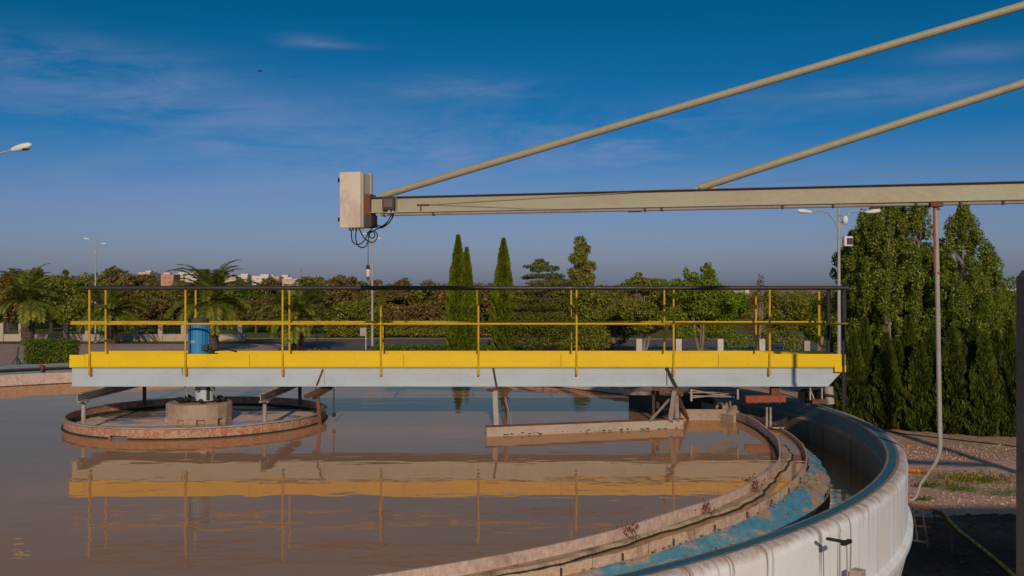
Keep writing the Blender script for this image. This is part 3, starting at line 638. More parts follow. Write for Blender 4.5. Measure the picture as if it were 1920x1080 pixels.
# conduit along the underside with clips
ca=J(716,404); cz=zb_-.025; c0=J0+jd*.15+jn*.02; c1=J0+jd*14
MB().cyl((c0.x,c0.y,cz),(c1.x,c1.y,cz),.019,n=10).build('conduit','conduit',jb)
for px in (722,814,1210,1241,1467,1562,1717,1800,1880):
    p=J(px,400); MB().bar(Vector((p.x,p.y,cz))+jn*.02-jd*.012,Vector((p.x,p.y,cz))+jn*.02+jd*.012,.055,.05).build('conduit_clip','darksteel',jb,bevel=.002)
p=J(1190,400); MB().bar(Vector((p.x,p.y,cz-.012))-jd*.08,Vector((p.x,p.y,cz-.012))+jd*.08,.03,.03).build('conduit_joint','darksteel',jb)
p=J(790,384)+jn*.02; m=MB(); m.bar(p-jd*.05,p+jd*.11,.02,.014); m.bar(p-Vector((0,0,.08)),p,.02,.012); m.build('wire_anchor','rust',jb)
e1=J(1918,310)-jn*.05; MB().tube([p+jd*.1,J(1180,361)+jn*.03,J(1300,350),e1,e1+jd*6+Vector((0,0,.25))],.003,6).build('stay_wire','conduit',jb)
MB().tube([p+jd*.1,J(1000,391)+jn*.03,J(1100,392)+jn*.01],.0028,6).build('stay_wire','conduit',jb)
# control cabinet
cc=J(671,376); cab=thing('control_cabinet','weathered beige control cabinet mounted at the end of the jib beam','cabinet',(J0.x,J0.y,zt_-.3))
rz=math.atan2(jd.y,jd.x); RM=Matrix.Rotation(rz,3,'Z')
def cabp(u,w,z): return J0+jd*u-jn*w+Vector((0,0,z))          # u along the beam, w depth behind the front
zc0=EYE+(540-428)/F*12.6; zc1=EYE+(540-324)/F*12.6; zm=(zc0+zc1)/2
W=.29; ux=-.225
MB().box(cabp(ux+.02,.06,zm),(W-.012,.30,zc1-zc0-.02),RM).build('body','cabinet',cab,bevel=.008)
MB().box(cabp(ux-.0,-.115,zm),(W,.03,zc1-zc0),RM).build('door','cabinet',cab,bevel=.008)
MB().box(cabp(ux+W/2+.012,-.075,zm),(.028,.035,zc1-zc0-.01),RM).build('door_frame','beam',cab,bevel=.003)
MB().box(cabp(ux+W/2+.006,.19,zm+.03),(.05,.05,zc1-zc0-.05),RM).build('rear_rail','beam',cab,bevel=.003)
for z in (zc1-.10,zc0+.11): MB().box(cabp(ux-W/2-.012,-.11,z),(.028,.03,.055),RM).build('hinge','black',cab,bevel=.003)
MB().box(cabp(-.03,.05,zt_-.1),(.10,.20,.28),RM).build('mounting_bracket','rust',cab,bevel=.004)
MB().box(cabp(-.02,.05,zc0+.09),(.12,.2,.16),RM).build('mounting_bracket','darksteel',cab,bevel=.004)
for i in range(5):
    g0=cabp(ux-.04+i*.045,-.04,zc0-.0); MB().cyl(g0,g0-Vector((0,0,.035)),.014,n=10).build('cable_gland','steel',cab)
def cable(pxs,d0=12.3,d1=12.5,r=.0075,par=cab):
    n=len(pxs); P=[at(x,y,d0+(d1-d0)*i/(n-1)) for i,(x,y) in enumerate(pxs)]; out=[]
    for i in range(n-1):
        p0=P[max(i-1,0)];p1=P[i];p2=P[i+1];p3=P[min(i+2,n-1)]
        for k in range(6):
            t=k/6; out.append(.5*((2*p1)+(p2-p0)*t+(2*p0-5*p1+4*p2-p3)*t*t+(3*p1-p0-3*p2+p3)*t**3))
    out.append(P[-1]); MB().tube(out,r,6).build('cable','rubber',par)
cable([(659,431),(660,450),(667,458),(678,456),(686,446),(690,436)])
cable([(668,431),(667,448),(672,461),(682,464),(689,456),(691,444),(689,436)])
cable([(675,431),(680,442),(690,452),(700,454),(707,446),(706,437),(698,433),(691,440)])
cable([(692,436),(694,445),(700,446),(703,440),(697,434),(688,437)])
cable([(736,401),(733,413),(722,424),(712,427),(704,421),(702,413),(705,406)])
cable([(738,401),(735,410),(726,420),(712,427),(698,434),(690,440)])
cable([(734,401),(728,414),(716,424),(706,422),(698,428),(692,436)])
cable([(706,409),(701,420),(696,430),(690,436)])
jx=thing('junction_box','small dark grey junction box on the face of the jib beam','junction box',J(733,383)+jn*.06)
pj=J(733,383)+jn*.055
MB().box(pj,(.165,.09,.16),RM).build('body','darksteel',jx,bevel=.008)
MB().box(pj+jn*.048+Vector((0,0,.005)),(.12,.012,.11),RM).build('lid','darkcol',jx,bevel=.004)
MB().cyl(pj+jn*.01+Vector((.0,0,-.08)),pj+jn*.01+Vector((.0,0,-.12)),.02,n=10).build('cable_gland','pillar',jx)
MB().cyl(pj+jn*.01+Vector((.05,0,-.08)),pj+jn*.01+Vector((.05,0,-.115)),.017,n=10).build('cable_gland','pillar',jx)
hs=thing('hanging_probe','slim white and black probe hanging on a thin cord below the cabinet','probe',at(690,436,12.45))
MB().cyl(at(690.5,436,12.45),at(690,499,12.45),.0045,n=6).build('cord','green',hs)
MB().lathe(tuple(at(690,500,12.45))[:2],[(0,at(0,496,12.45).z),(.016,at(0,497,12.45).z),(.026,at(0,501,12.45).z),(.026,at(0,504,12.45).z),(.02,at(0,505,12.45).z)],14).build('top_collar','black',hs)
MB().lathe(tuple(at(690,500,12.45))[:2],[(.02,at(0,504,12.45).z),(.022,at(0,506,12.45).z),(.022,at(0,518,12.45).z),(.018,at(0,519,12.45).z)],14).build('body','lamphead',hs)
MB().lathe(tuple(at(690,500,12.45))[:2],[(.02,at(0,518,12.45).z),(.02,at(0,523,12.45).z),(.012,at(0,524,12.45).z),(.012,at(0,527,12.45).z),(0,at(0,527,12.45).z)],14).build('tip','rust',hs)
# down pipe from beam to the wall
Yp=J(1757,385).y
dp=thing('down_pipe','thin grey cable pipe dropping from the jib beam and bending towards the tank wall','pipe',at(1762,860,Yp))
MB().tube([at(1755,383,Yp),at(1757,500,Yp),at(1759,620,Yp),at(1761,740,Yp),at(1763,835,Yp),at(1761,850,Yp),at(1754,868,Yp+.03),at(1738,890,Yp+.1),at(1728,905,Yp+.12)],[.026]*5+[.024,.021,.018,.018],12).build('pipe','pvc',dp)
MB().tube([at(1728,903,Yp+.12),at(1722,920,Yp+.14),at(1718,932,Yp+.15),at(1712,937,Yp+.15),at(1704,937,Yp+.15)],.014,8).build('hose_end','steel',dp)
MB().tube([at(1751,383,Yp-.01),at(1752,430,Yp-.01),at(1753,512,Yp-.01)],.013,8).build('guide_strip','rustred',dp)
MB().box(at(1753,384,Yp),(.14,.12,.05)).build('top_bracket','rust',dp,bevel=.005)
for (x,y) in ((1757,392),(1759,512),(1733,887)): MB().cyl(at(x,y-2,Yp+(.1 if y>800 else 0)),at(x,y+2,Yp+(.1 if y>800 else 0)),.031,n=12).build('pipe_clip','rust',dp)
# dark post at the right edge of the yard
cl=thing('steel_post','dark brown square steel post standing at the right edge of the yard','post',at(1922,1100,9.6))
pX=at(1904.5,540,9.8).x; MB().box((pX+.11,9.7,(GZ+EYE+.12)/2),(.22,.2,EYE+.12-GZ)).build('shaft','darkcol',cl,bevel=.01)
MB().prism([(pX+.01,EYE+.12),(pX+.21,EYE+.12),(pX+.15,EYE+.18),(pX+.05,EYE+.18)],9.62,9.78).build('cap','darkcol',cl,bevel=.005)

# ------------------------------------------------------------------ yard things on the right
gy=lambda x,y: at(x,y,gY(y))
rk=thing('rusty_barrier','low rusty barrier with curved top bar lying in the shade beside the tank','barrier',at(1740,1020,13.6))
def rp(px,py): return at(px,py,13.4+(px-1710)*.004)
MB().tube([rp(1704,946),rp(1725,950),rp(1750,957),rp(1764,961),rp(1772,970),rp(1779,990),rp(1785,1030)],.022,8).build('top_bar','rust',rk)
for a,b in (((1712,950),(1720,1015)),((1728,953),(1740,1025)),((1750,958),(1764,1028)),((1706,1012),(1783,1024)),((1708,985),(1778,992))):
    MB().cyl(rp(*a),rp(*b),.012,n=6).build('bar','darksteel',rk)
hz=[gy(1772,972)+Vector((0,0,.04)),gy(1800,1000)+Vector((0,0,.035)),gy(1830,1023)+Vector((0,0,.035)),gy(1865,1052)+Vector((0,0,.035)),gy(1895,1078)+Vector((0,0,.035)),gy(1925,1110)+Vector((0,0,.035))]
tag(MB().tube(hz,.03,8).build('ground_hose','hose'),'yellow hose lying across the shaded gravel beside the rusty barrier','hose')
orr=thing('orange_spout','short orange plastic pipe end lying by the tank wall','pipe end',gy(1722,889))
MB().cyl(gy(1700,887)+Vector((0,0,.08)),gy(1730,889)+Vector((0,0,.06)),.06,n=12).build('tube','orange',orr)
MB().cyl(gy(1729,889)+Vector((0,0,.06)),gy(1737,890)+Vector((0,0,.06)),.075,n=12).build('collar','orange',orr)
r=np.random.default_rng(12)
for k,(px,py,w,n_,lab) in enumerate([(1815,900,.55,1500,'largest patch of yellow green weeds at the edge of the track'),(1838,903,.22,450,'brightest yellow weed clump at the track edge'),(1738,914,.14,260,'dark green weed tuft just right of the bent pipe'),
        (1800,921,.20,260,'low dark weed patch on the gravel below the yellow weeds'),(1890,928,.30,260,'thin weeds on the gravel near the right post'),(1775,912,.25,200,'sparse weeds between the pipe and the yellow patch'),(1733,940,.1,120,'small weed tuft close to the tank wall near the hose end')]):
    p=gy(px,py); cc=r.normal(size=(n_,3))*np.array([w,w*.6,.05]); cc[:,2]=np.abs(cc[:,2])+.02
    o=quadmesh('weed_patch',leafquads(cc,.07,r,.25,2.0),'weed' if k in(0,1) else 'hedge' if k!=5 else 'weed',None,p); tag(o,lab,'weeds')
MB_=MB().tube([gy(1600,800),gy(1700,815),gy(1800,826),gy(1905,838)],.03,6).build('irrigation_pipe','rubber'); tag(MB_,'thin black irrigation pipe along the foot of the conifer hedge','pipe')

# ------------------------------------------------------------------ unseen building added behind the viewer to cast the yard shade
bd=thing('yard_shade_blocker','plain unseen building added behind the viewpoint to shade the yard','building',(11,-6,GZ))
ztop=GZ+(18.3+2)*math.tan(SUN_EL)
MB().box((13.3,-6,(GZ+ztop)/2),(12.6,8,ztop-GZ)).build('wall','building',bd)
MB().box((13.3,-6,ztop+.06),(12.9,8.3,.12)).build('roof','darkcol',bd)
MB().box((9,-1.97,GZ+1.05),(1.0,.05,2.1)).build('door','green',bd)

# ------------------------------------------------------------------ street lamps
def lamp(px,Y,ptop,pbase,spans,label,head=.62,extra=False,pr=.07):
    x=bx(px,Y); zt=EYE+(540-ptop)/F*Y; zb=EYE-(pbase-540)/F*Y
    t=thing('street_lamp',label,'street lamp',(x,Y,zb),'street lamps around the works')
    MB().tube([(x,Y,zb),(x,Y,(zb+zt)/2),(x,Y,zt)],[pr,pr*.8,pr*.55],10).build('pole','lampgrey',t)
    MB().cyl((x,Y,zb),(x,Y,zb+.25),pr*1.6,n=10).build('base','lampgrey',t)
    for sx,hy,az in spans:                                     # reach in metres, rise of the tip above the pole top
        s=1 if sx>0 else -1
        pts=[Vector((x,Y,zt-.75)),Vector((x+sx*.10,Y,zt-.45)),Vector((x+sx*.32,Y,zt-.12)),Vector((x+sx*.6,Y,zt+hy*.6)),Vector((x+sx*.8,Y,zt+hy))]
        MB().tube(pts,pr*.42,8).build('arm','lampgrey',t)
        h0=pts[-1]; h1=h0+Vector((s*head,0,head*.13*az)); dd=(h1-h0)
        hm=MB(); hm.tube([h0,h0+dd*.2,h0+dd*.55,h0+dd*.9,h1],[head*.07,head*.11,head*.16,head*.13,head*.03],10); o=hm.build('lamp_head','lamphead',t)
        MB().sphere(h0+dd*.6-Vector((0,0,head*.07)),(head*.28,head*.11,head*.09),10,6).build('lens','steel',o)
    return t,x,zt
lamp(179,74,462,644,[(-.62,.55,1.0),(.5,.22,-.6)],'twin arm street lamp standing behind the palms on the left',.42,pr=.08)
lamp(698,70,452,655,[(-.45,.5,1),(.4,.2,-.6)],'street lamp pole rising behind the hanging probe and cabinet',.34,pr=.10)
t,x,zt=lamp(1573,33,391,775,[(-1.15,-.12,.8),(1.15,-.12,.8)],'twin arm street lamp with camera beside the tall poplars on the right',.50,pr=.075)
MB().sphere((x+.18,32.9,EYE+(540-413)/F*33),(.10,.10,.15),12,8).build('dome_camera','lamphead',t)
MB().cyl((x,32.9,EYE+(540-404)/F*33),(x+.18,32.9,EYE+(540-406)/F*33),.02,n=8).build('camera_bracket','steel',t)
MB().box((x+.24,32.85,EYE+(540-453)/F*33),(.30,.26,.34)).build('floodlight','lamphead',t,bevel=.03)
MB().box((x+.27,32.71,EYE+(540-453)/F*33),(.20,.02,.22)).build('floodlight_glass','darksteel',t,bevel=.005)
# single arm lamp whose pole is out of frame on the left
Y=34; hp=at(40,275,Y); t=thing('street_lamp','lamp head on a curved arm entering the sky at the left edge','street lamp',(at(-70,0,Y).x,Y,GZ),'street lamps around the works')
px_=at(-70,0,Y).x
MB().tube([(px_,Y,GZ),(px_,Y,EYE+4.1)],[.09,.05],10).build('pole','lampgrey',t)
MB().tube([(px_,Y,EYE+3.7),(px_+.1,Y,EYE+4.15),(px_+.5,Y,at(0,300,Y).z-.1),at(0,287,Y),at(24,281,Y)],.03,8).build('arm','lampgrey',t)
a=at(22,281,Y); b=at(60,271,Y); d=b-a
MB().tube([a,a+d*.15,a+d*.5,a+d*.85,b],[.06,.10,.13,.11,.03],12).build('lamp_head','lamphead',t)
MB().sphere(a+d*.6-Vector((0,0,.07)),(.2,.1,.07),12,6).build('lens','darksteel',t)

# ------------------------------------------------------------------ boundary walls, sign, far things
bw=thing('boundary_wall','low rendered boundary wall with square pillars and dark mesh behind the palms','wall',(at(150,640,76.5).x,76.8,GZ))
Yw=76.8; xl=at(-60,0,Yw).x; xr=at(460,0,Yw).x
MB().box(((xl+xr)/2,Yw,GZ+.28),(xr-xl,.2,.56)).build('plinth','plaster',bw,bevel=.01)
for px in (4,41,124,165,256,302,345,405,451): MB().box((at(px,0,Yw).x,Yw-.02,GZ+.72),(.36,.36,1.44)).build('pillar','plaster',bw,bevel=.015)
m=MB(); 
for z in (.62,.78,.94,1.10,1.26): m.bar((xl,Yw+.02,GZ+z),(xr,Yw+.02,GZ+z),.02,.02)
xx=xl
while xx<xr: m.bar((xx,Yw+.02,GZ+.56),(xx,Yw+.02,GZ+1.3),.02,.02); xx+=.25
m.build('mesh_fence','green',bw,smooth=False)
pf=thing('pillar_fence','row of white square pillars joined by dark mesh behind the footbridge','fence',(at(1350,0,55).x,55,GZ))
for px in (1198,1272,1350,1428,1512): MB().box((at(px,0,55).x,55,GZ+.66),(.33,.33,1.33 if px<1500 else 1.1)).build('pillar','pillar' if px<1500 else 'steel',pf,bevel=.012)
m=MB(); x0=at(1198,0,55).x; x1=at(1590,0,55).x
for z in (.3,.5,.7,.9): m.bar((x0,55.02,GZ+z),(x1,55.02,GZ+z),.02,.02)
xx=x0
while xx<x1: m.bar((xx,55.02,GZ),(xx,55.02,GZ+.95),.015,.015); xx+=.22
m.build('mesh_panel','green',pf,smooth=False)
rf=thing('garden_wall','short pinkish wall end with dark fence panel behind the conifers at far right','wall',at(1897,720,40))
MB().box((at(1899,0,40).x,40,EYE-(678-540)/F*40-.4),(.3,.5,1.6)).build('pillar','plaster',rf,bevel=.01)
MB().box((at(1868,0,40.2).x,40.2,EYE-(682-540)/F*40),(1.5,.06,.45)).build('panel','darksteel',rf)
MB().box((at(1868,0,40.1).x,40.1,EYE-(705-540)/F*40-.25),(1.6,.2,.6)).build('plinth','plaster',rf)
sg=thing('road_sign','small pale rectangular board on a thin white post beside the road','sign',at(685,658,66))
MB().box(at(681,622,66),(.44,.04,.56)).build('board','steel',sg,bevel=.01); MB().cyl(at(686,616,66.05),at(686,658,66.05),.04,n=8).build('post','pillar',sg)
tp=thing('tripod_stake','thin dark green stake with splayed feet on the pink paving','stake',at(33,683,53.6))
MB().cyl(at(35,650,53.6),at(31,680,53.6),.05,n=8).build('stake','green',tp)
for x_ in (22,33,39): MB().cyl(at(32,668,53.6),at(x_,683,53.6 if x_!=33 else 53),.03,n=6).build('foot','green',tp)
def blocks():
    cols=[(.62,.54,.46),(.50,.26,.18),(.66,.60,.52),(.56,.44,.34)]
    for i,c in enumerate(cols):
        m,nt,b=nm('apartment_facade'); g=G(nt)
        br_=g.n('TexBrick'); br_.offset=0; br_.inputs['Scale'].default_value=1; br_.inputs['Brick Width'].default_value=3.4; br_.inputs['Row Height'].default_value=3.0; br_.inputs['Mortar Size'].default_value=.85; br_.inputs['Mortar Smooth'].default_value=0
        mp=g.n('Mapping'); mp.inputs['Rotation'].default_value=(PI/2,0,0); cd=g.n('TexCoord'); g.l(cd.outputs['Object'],mp.inputs[0]); g.l(mp.outputs[0],br_.inputs[0])
        br_.inputs['Color1'].default_value=(*[x*.6 for x in c],1); br_.inputs['Color2'].default_value=(*[x*.75 for x in c],1); br_.inputs['Mortar'].default_value=(*c,1)
        g.l(br_.outputs[0],b.inputs['Base Color']); b.inputs['Roughness'].default_value=.9; M['facade%d'%i]=m
    spec=[(277,12,506,0),(292,10,508,2),(305,12,511,0),(320,14,510,1),(338,14,509,2),(352,10,513,1),(366,16,507,0),(392,16,508,2),(412,12,510,1),(437,12,514,3),(455,16,512,2),(474,12,517,3),(492,18,513,2),(514,16,514,3),(531,14,514,2),(548,18,518,3),(562,12,521,0)]
    words=['red and white','narrow white','pale','brick red','white','low brick red','tall cream','tall white','salmon','cream','bright white','low tan','long white','tan','white topped','wide tan','low cream']
    Y=700
    for k,(px,w,py,mi) in enumerate(spec):
        Yk=Y+(k%3)*25; x=at(px,0,Yk).x; wd=w*1.7/F*Yk; zt=EYE+(540-py-2)/F*Yk
        o=MB().box((0,0,0),(wd,14,zt+1.5)).build('apartment_block','facade%d'%mi); o.location=(x,Yk,(zt+1.5)/2-1.5-1); 
        tag(o,'%s apartment block on the skyline, %s block from the left'%(words[k],['first','second','third','fourth','fifth','sixth','seventh','eighth','ninth','tenth','eleventh','twelfth','thirteenth','fourteenth','fifteenth','sixteenth','seventeenth'][k]),'building','apartment blocks on the skyline')
        pr=MB().box((0,0,0),(wd*.5,6,1.2)).build('stair_tower','facade%d'%(0 if mi!=2 else 2)); pr.parent=o; pr.location=((-.2 if k%2 else .2)*wd,0,(zt+1.5)/2+.6)
    for k,(px,w,py,lab) in enumerate([(1384,22,545,'grey block just above the railing right of the leafy trees'),(1400,7,544,'pale narrow block just above the railing right of the grey one'),(1892,22,545,'flat roofed shed visible beyond the conifers at far right')]):
        Yk=420 if k<2 else 90; x=at(px,0,Yk).x; wd=w/F*Yk; zt=EYE-(py-540)/F*Yk
        o=MB().box((0,0,0),(wd,wd,abs(zt-GZ)+1)).build('far_building','facade0' if k==1 else 'building'); o.location=(x,Yk,(zt+GZ-1)/2); tag(o,lab,'building')
        if k==2:
            r_=MB().box((0,0,0),(wd*1.15,wd*1.15,.25)).build('roof','pillar'); r_.parent=o; r_.location=(0,0,abs(zt-GZ)/2+.6)
blocks()
# lattice mast on the skyline
ms=thing('lattice_mast','thin red and white lattice mast on the skyline right of the apartment blocks','mast',at(565,535,500))
m=MB(); a=at(565,545,500); h=11
for s in (-1,1): m.bar(a+Vector((s*.5,0,0)),a+Vector((s*.25,0,h)),.12,.12)
for k in range(8): m.bar(a+Vector((-.45,0,k*1.4)),a+Vector((.4,0,k*1.4+1.2)),.1,.1)
m.build('tower','rustred',ms)
bird=thing('bird','tiny dark bird gliding high in the sky left of centre','bird',at(488,133,60))
c=at(488,133,60); MB().sphere(c,(.13,.05,.045),8,6).build('body','black',bird)
for s in (-1,1): MB().add([c+Vector((-.02,0,0)),c+Vector((.04,0,.0)),c+Vector((s*.10+.02,s*.2,.08))],[(0,1,2)]).build('wing','black',bird,smooth=False)

# ------------------------------------------------------------------ vegetation
def blobcloud(blobs,n,size,rng,asp=.55,up=.3,mode='shell'):
    """blobs: list of (centre, radii); leaves crowd the outer part of every blob"""
    w=np.array([b[1][0]*b[1][1]+b[1][0]*b[1][2] for b in blobs]); idx=rng.choice(len(blobs),n,p=w/w.sum())
    c=np.array([b[0] for b in blobs])[idx]; rd=np.array([b[1] for b in blobs])[idx]
    d=rng.normal(size=(n,3)); d/=np.linalg.norm(d,axis=1)[:,None]; t=rng.uniform(.35,1.06,n)**.6
    return leafquads(c+d*rd*t[:,None],size,rng,asp,up,d)
def limbs(m,base,h,n,spread,rng,r0,z0=.3,nseg=5,top=1.0):
    for k in range(n):
        a=rng.uniform(0,2*PI); z=h*rng.uniform(z0,.8); L=spread*rng.uniform(.6,1); zt=min(h*top,z+L*rng.uniform(.6,1.6)); pts=[];rs=[]
        for i in range(nseg):
            t=i/(nseg-1); pts.append(base+Vector((math.cos(a)*L*t+rng.normal()*.04,math.sin(a)*L*t+rng.normal()*.04,z+(zt-z)*t**.8))); rs.append(r0*(1-t*.85))
        m.tube(pts,rs,6,False)
def trunked(name,label,cat,loc,h,r0,blobs,n,size,mat,barkmat='bark',nl=10,spread=1.0,seed=0,group=None,asp=.55,up=.3,lean=0,fork=0,z0=.25):
    rng=np.random.default_rng(seed); t=thing(name,label,cat,loc,group); m=MB(); o=Vector((0,0,0))
    k=6; m.tube([Vector((lean*h*(i/k)**2+rng.normal()*.02*h*.1,rng.normal()*.02*h*.1,h*.92*i/k)) for i in range(k+1)],[r0*(1-.85*i/k)*(1.25 if i==0 else 1) for i in range(k+1)],8)
    for j in range(fork):
        a=rng.uniform(0,2*PI); m.tube([Vector((0,0,.05)),Vector((math.cos(a)*h*.07,math.sin(a)*h*.05,h*.25)),Vector((math.cos(a)*h*.13,math.sin(a)*h*.1,h*.75))],[r0*.8,r0*.6,r0*.15],6)
    limbs(m,o,h,nl,spread,rng,r0*.35,z0)
    tr=m.build('trunk',barkmat); tr.parent=t
    quadmesh('crown',blobcloud(blobs,n,size,rng,.42 if name=='poplar_tree' else asp,1.1 if name=='poplar_tree' else up),mat,t); return t
def poplar_blobs(h,w,rng,n=60,base=.12,peaks=None):
    B=[]
    for k in range(n):
        z=rng.uniform(base,1); env=(1-max(0,(z-.45)/.55)**2.2)*(.55+.45*min(1,z/.35)); a=rng.uniform(0,2*PI); q=math.sqrt(rng.uniform(0,1))*w*env
        q*=rng.uniform(.9,1.25); s=w*rng.uniform(.12,.27)*(1-.30*z); B.append(((math.cos(a)*q,math.sin(a)*q,z*h),(s,s,s*rng.uniform(1.2,2.0))))
    return B
def plant_poplar(px,Y,ptop,w,seed,label,n=34000,mat='poplar',size=.105):
    rng=np.random.default_rng(seed); x=bx(px,Y); h=EYE+(540-ptop)/F*Y-GZ
    trunked('poplar_tree',label,'tree',(x,Y,GZ),h,.16,poplar_blobs(h,w,rng,170),n,size,mat,'palebark',16,w*.45,seed,'tall leafy trees behind the conifer hedge')
for a in ((1618,35,405,1.0,1,'slimmest tall leafy tree right beside the twin arm lamp'),(1664,34.5,368,1.15,2,'tall leafy tree reaching the jib beam, left one of the reaching pair'),(1722,36,370,1.2,3,'tall leafy tree reaching the jib beam just left of the down pipe'),
          (1806,35,392,1.2,4,'pointed leafy tree right of the down pipe, standing apart from the others'),(1852,37,480,1.25,5,'lower broad leafy tree sloping away at the far right'),(1765,38,470,1.3,6,'half hidden leafy tree directly behind the down pipe'),(1596,38,440,1.0,8,'low leafy tree behind the twin arm lamp pole')):
    plant_poplar(*a)
plant_poplar(1690,37,395,1.3,11,'broad leafy tree filling the middle behind the two that reach the jib beam')
plant_poplar(1640,36.5,392,1.0,12,'leafy tree between the lamp post tree and the reaching pair')
# conifer hedge on the right: separate columns
def column(h,w,n,size,rng,ridges=7,tip=.9,lumps=26):
    z=rng.uniform(0.02,1,n)**.9; a=rng.uniform(0,2*PI,n)
    prof=np.where(z<.12,.72+z*2.3,1.0)*(1-np.clip((z-.35)/.65,0,1)**tip*.93)
    rid=1+.15*np.sin(a*ridges+3*np.sin(z*9+a))+.10*np.sin(z*23+a*4)+.10*np.sin(a*3+z*17)+.08*np.sin(z*41+a*5)
    q=w*prof*rid*rng.uniform(.55,1.05,n)**.45
    c=np.stack([q*np.cos(a),q*np.sin(a),z*h],1); nrm=rng.normal(size=(n,3))*.6; nrm[:,0]+=-np.sin(a)*1.0; nrm[:,1]+=np.cos(a)*1.0
    t=np.stack([np.cos(a)*.35,np.sin(a)*.35,np.ones(n)],1)+rng.normal(size=(n,3))*.28; t/=np.linalg.norm(t,axis=1)[:,None]
    b=np.cross(t,nrm); b/=np.linalg.norm(b,axis=1)[:,None]; s=(size*rng.uniform(.6,1.4,n))[:,None]
    return np.stack([c-t*s*.5,c+b*s*.2,c+t*s*.6,c-b*s*.2],1).reshape(-1,3)
protos=[]
CW=.48
rng=np.random.default_rng(21)
def conifer(name,label,cat,px,Y,h,w,n,size,mat,seed,group=None,copy=None,sc_=1,tip=.9):
    x=bx(px,Y)
    t=thing(name,label,cat,(x,Y,GZ),group)
    if copy is None:
        V=column(h,w,n,size,np.random.default_rng(seed),tip=tip); cr=quadmesh('crown',V,mat,t)
        m=MB(); m.tube([(0,0,-.02),(0,0,h*.4),(0,0,h*.9)],[w*.16,w*.1,.01],8); tr=m.build('trunk','bark'); tr.parent=t
    else:
        for ch_ in copy.children:
            c=ch_.copy(); COL.objects.link(c); c.parent=t
        t.scale=sc_; t.rotation_euler=(0,0,seed*1.7)
    return t
PR=[]
cols=[]
ordn=['first','second','third','fourth','fifth','sixth','seventh','eighth','ninth','tenth','eleventh','twelfth','thirteenth','fourteenth']
for k in range(14):
    px=1600+k*20.5; Y=29.6-k*.16+(k%3)*.35; h=2.8+.5*math.sin(k*2.1)
    lab='dark conifer column in the clipped looking hedge row, %s from the lamp post'%ordn[k]
    if k<4:
        t=conifer('thuja_conifer',lab,'conifer',px,Y,h,CW,11000,.15,'thuja',40+k,'conifers in the hedge row on the right'); PR.append(t)
    else: conifer('thuja_conifer',lab,'conifer',px,Y,h,.4,0,0,'thuja',k,'conifers in the hedge row on the right',PR[k%4],(1+.12*math.sin(k*3),1.1,1+.10*math.sin(k*1.3)))
conifer('thuja_conifer','dark loose conifer standing alone beside the brown steel post','conifer',1893,27.6,2.7,.45,0,0,'thuja',5,'conifers in the hedge row on the right',PR[1],(.9,.9,1.0))
# backing shrubs that close the row
B=[((x,rng.uniform(-.3,.3),rng.uniform(.3,1.7)),(.45,.4,.55)) for x in np.arange(-2.6,2.4,.25)]
t=thing('backing_shrub','dense dark shrub mass filling gaps behind the conifer hedge','shrub',(bx(1730,31.5),31.5,GZ)); quadmesh('foliage',blobcloud(B,9000,.14,rng),'thuja',t)
# cypresses
for px,ptop,w,k,lab in ((859,443,.66,60,'tallest slim cypress, front half of the close pair'),(875,466,.52,61,'shorter slim cypress close against its taller neighbour'),(944,449,.68,62,'lone slim pointed cypress between the pair and the cedar')):
    Y=60; h=EYE+(540-ptop)/F*Y-GZ; conifer('cypress_tree',lab,'tree',px,Y,h,w,17000,.20,'cypress',k,'slim cypresses behind the bridge',tip=1.5)
# cedar with flat pads
def pads(spec,rng,Y,px0):
    B=[]
    for (px,py,w,h) in spec:
        c=at(px,py,Y)-Vector((bx(px0,Y),Y,GZ)); B.append(((c.x,rng.uniform(-.6,.6),c.z),(w/2/F*Y,w/2/F*Y*.8,h/2/F*Y)))
    return B
Y=60; rng=np.random.default_rng(31)
B=pads([(1015,494,34,10),(1008,507,30,9),(1030,503,40,12),(1003,518,44,9),(1036,518,50,14),(1020,532,70,14),(1050,530,50,18),(1000,545,50,10),(1040,550,80,18),(985,560,60,14),(1020,572,90,20),(980,588,70,16),(1040,592,90,24),(990,612,90,24),(1040,620,100,30),(1000,640,90,30),(970,575,40,10),(1060,565,60,20)],rng,Y,1022)
B+=pads([(1000,500,40,8),(990,520,30,7),(1012,488,20,7),(978,548,50,12),(962,600,60,30),(1060,548,60,20),(1015,600,110,30)],rng,Y,1022)
trunked('cedar_tree','spreading cedar with flat dark pads of needles left of the tall upright tree','tree',(bx(1022,Y),Y,GZ),4.9,.18,B,24000,.16,'pine','bark',14,1.3,31,asp=.4)
B=pads([(1089,452,26,22),(1092,468,34,24),(1083,484,38,24),(1098,500,42,26),(1082,512,40,26),(1092,530,48,28),(1104,520,28,22),(1075,545,50,28),(1100,552,60,30),(1085,572,70,34),(1110,590,64,34),(1075,600,70,34),(1100,620,80,40),(1070,640,80,34),(1118,640,60,34)],rng,Y,1090)
trunked('upright_tree','tall narrow bushy tree rising above the railing right of the cedar','tree',(bx(1090,Y),Y,GZ),6.9,.16,B,17000,.17,'olive','bark',16,.9,32)
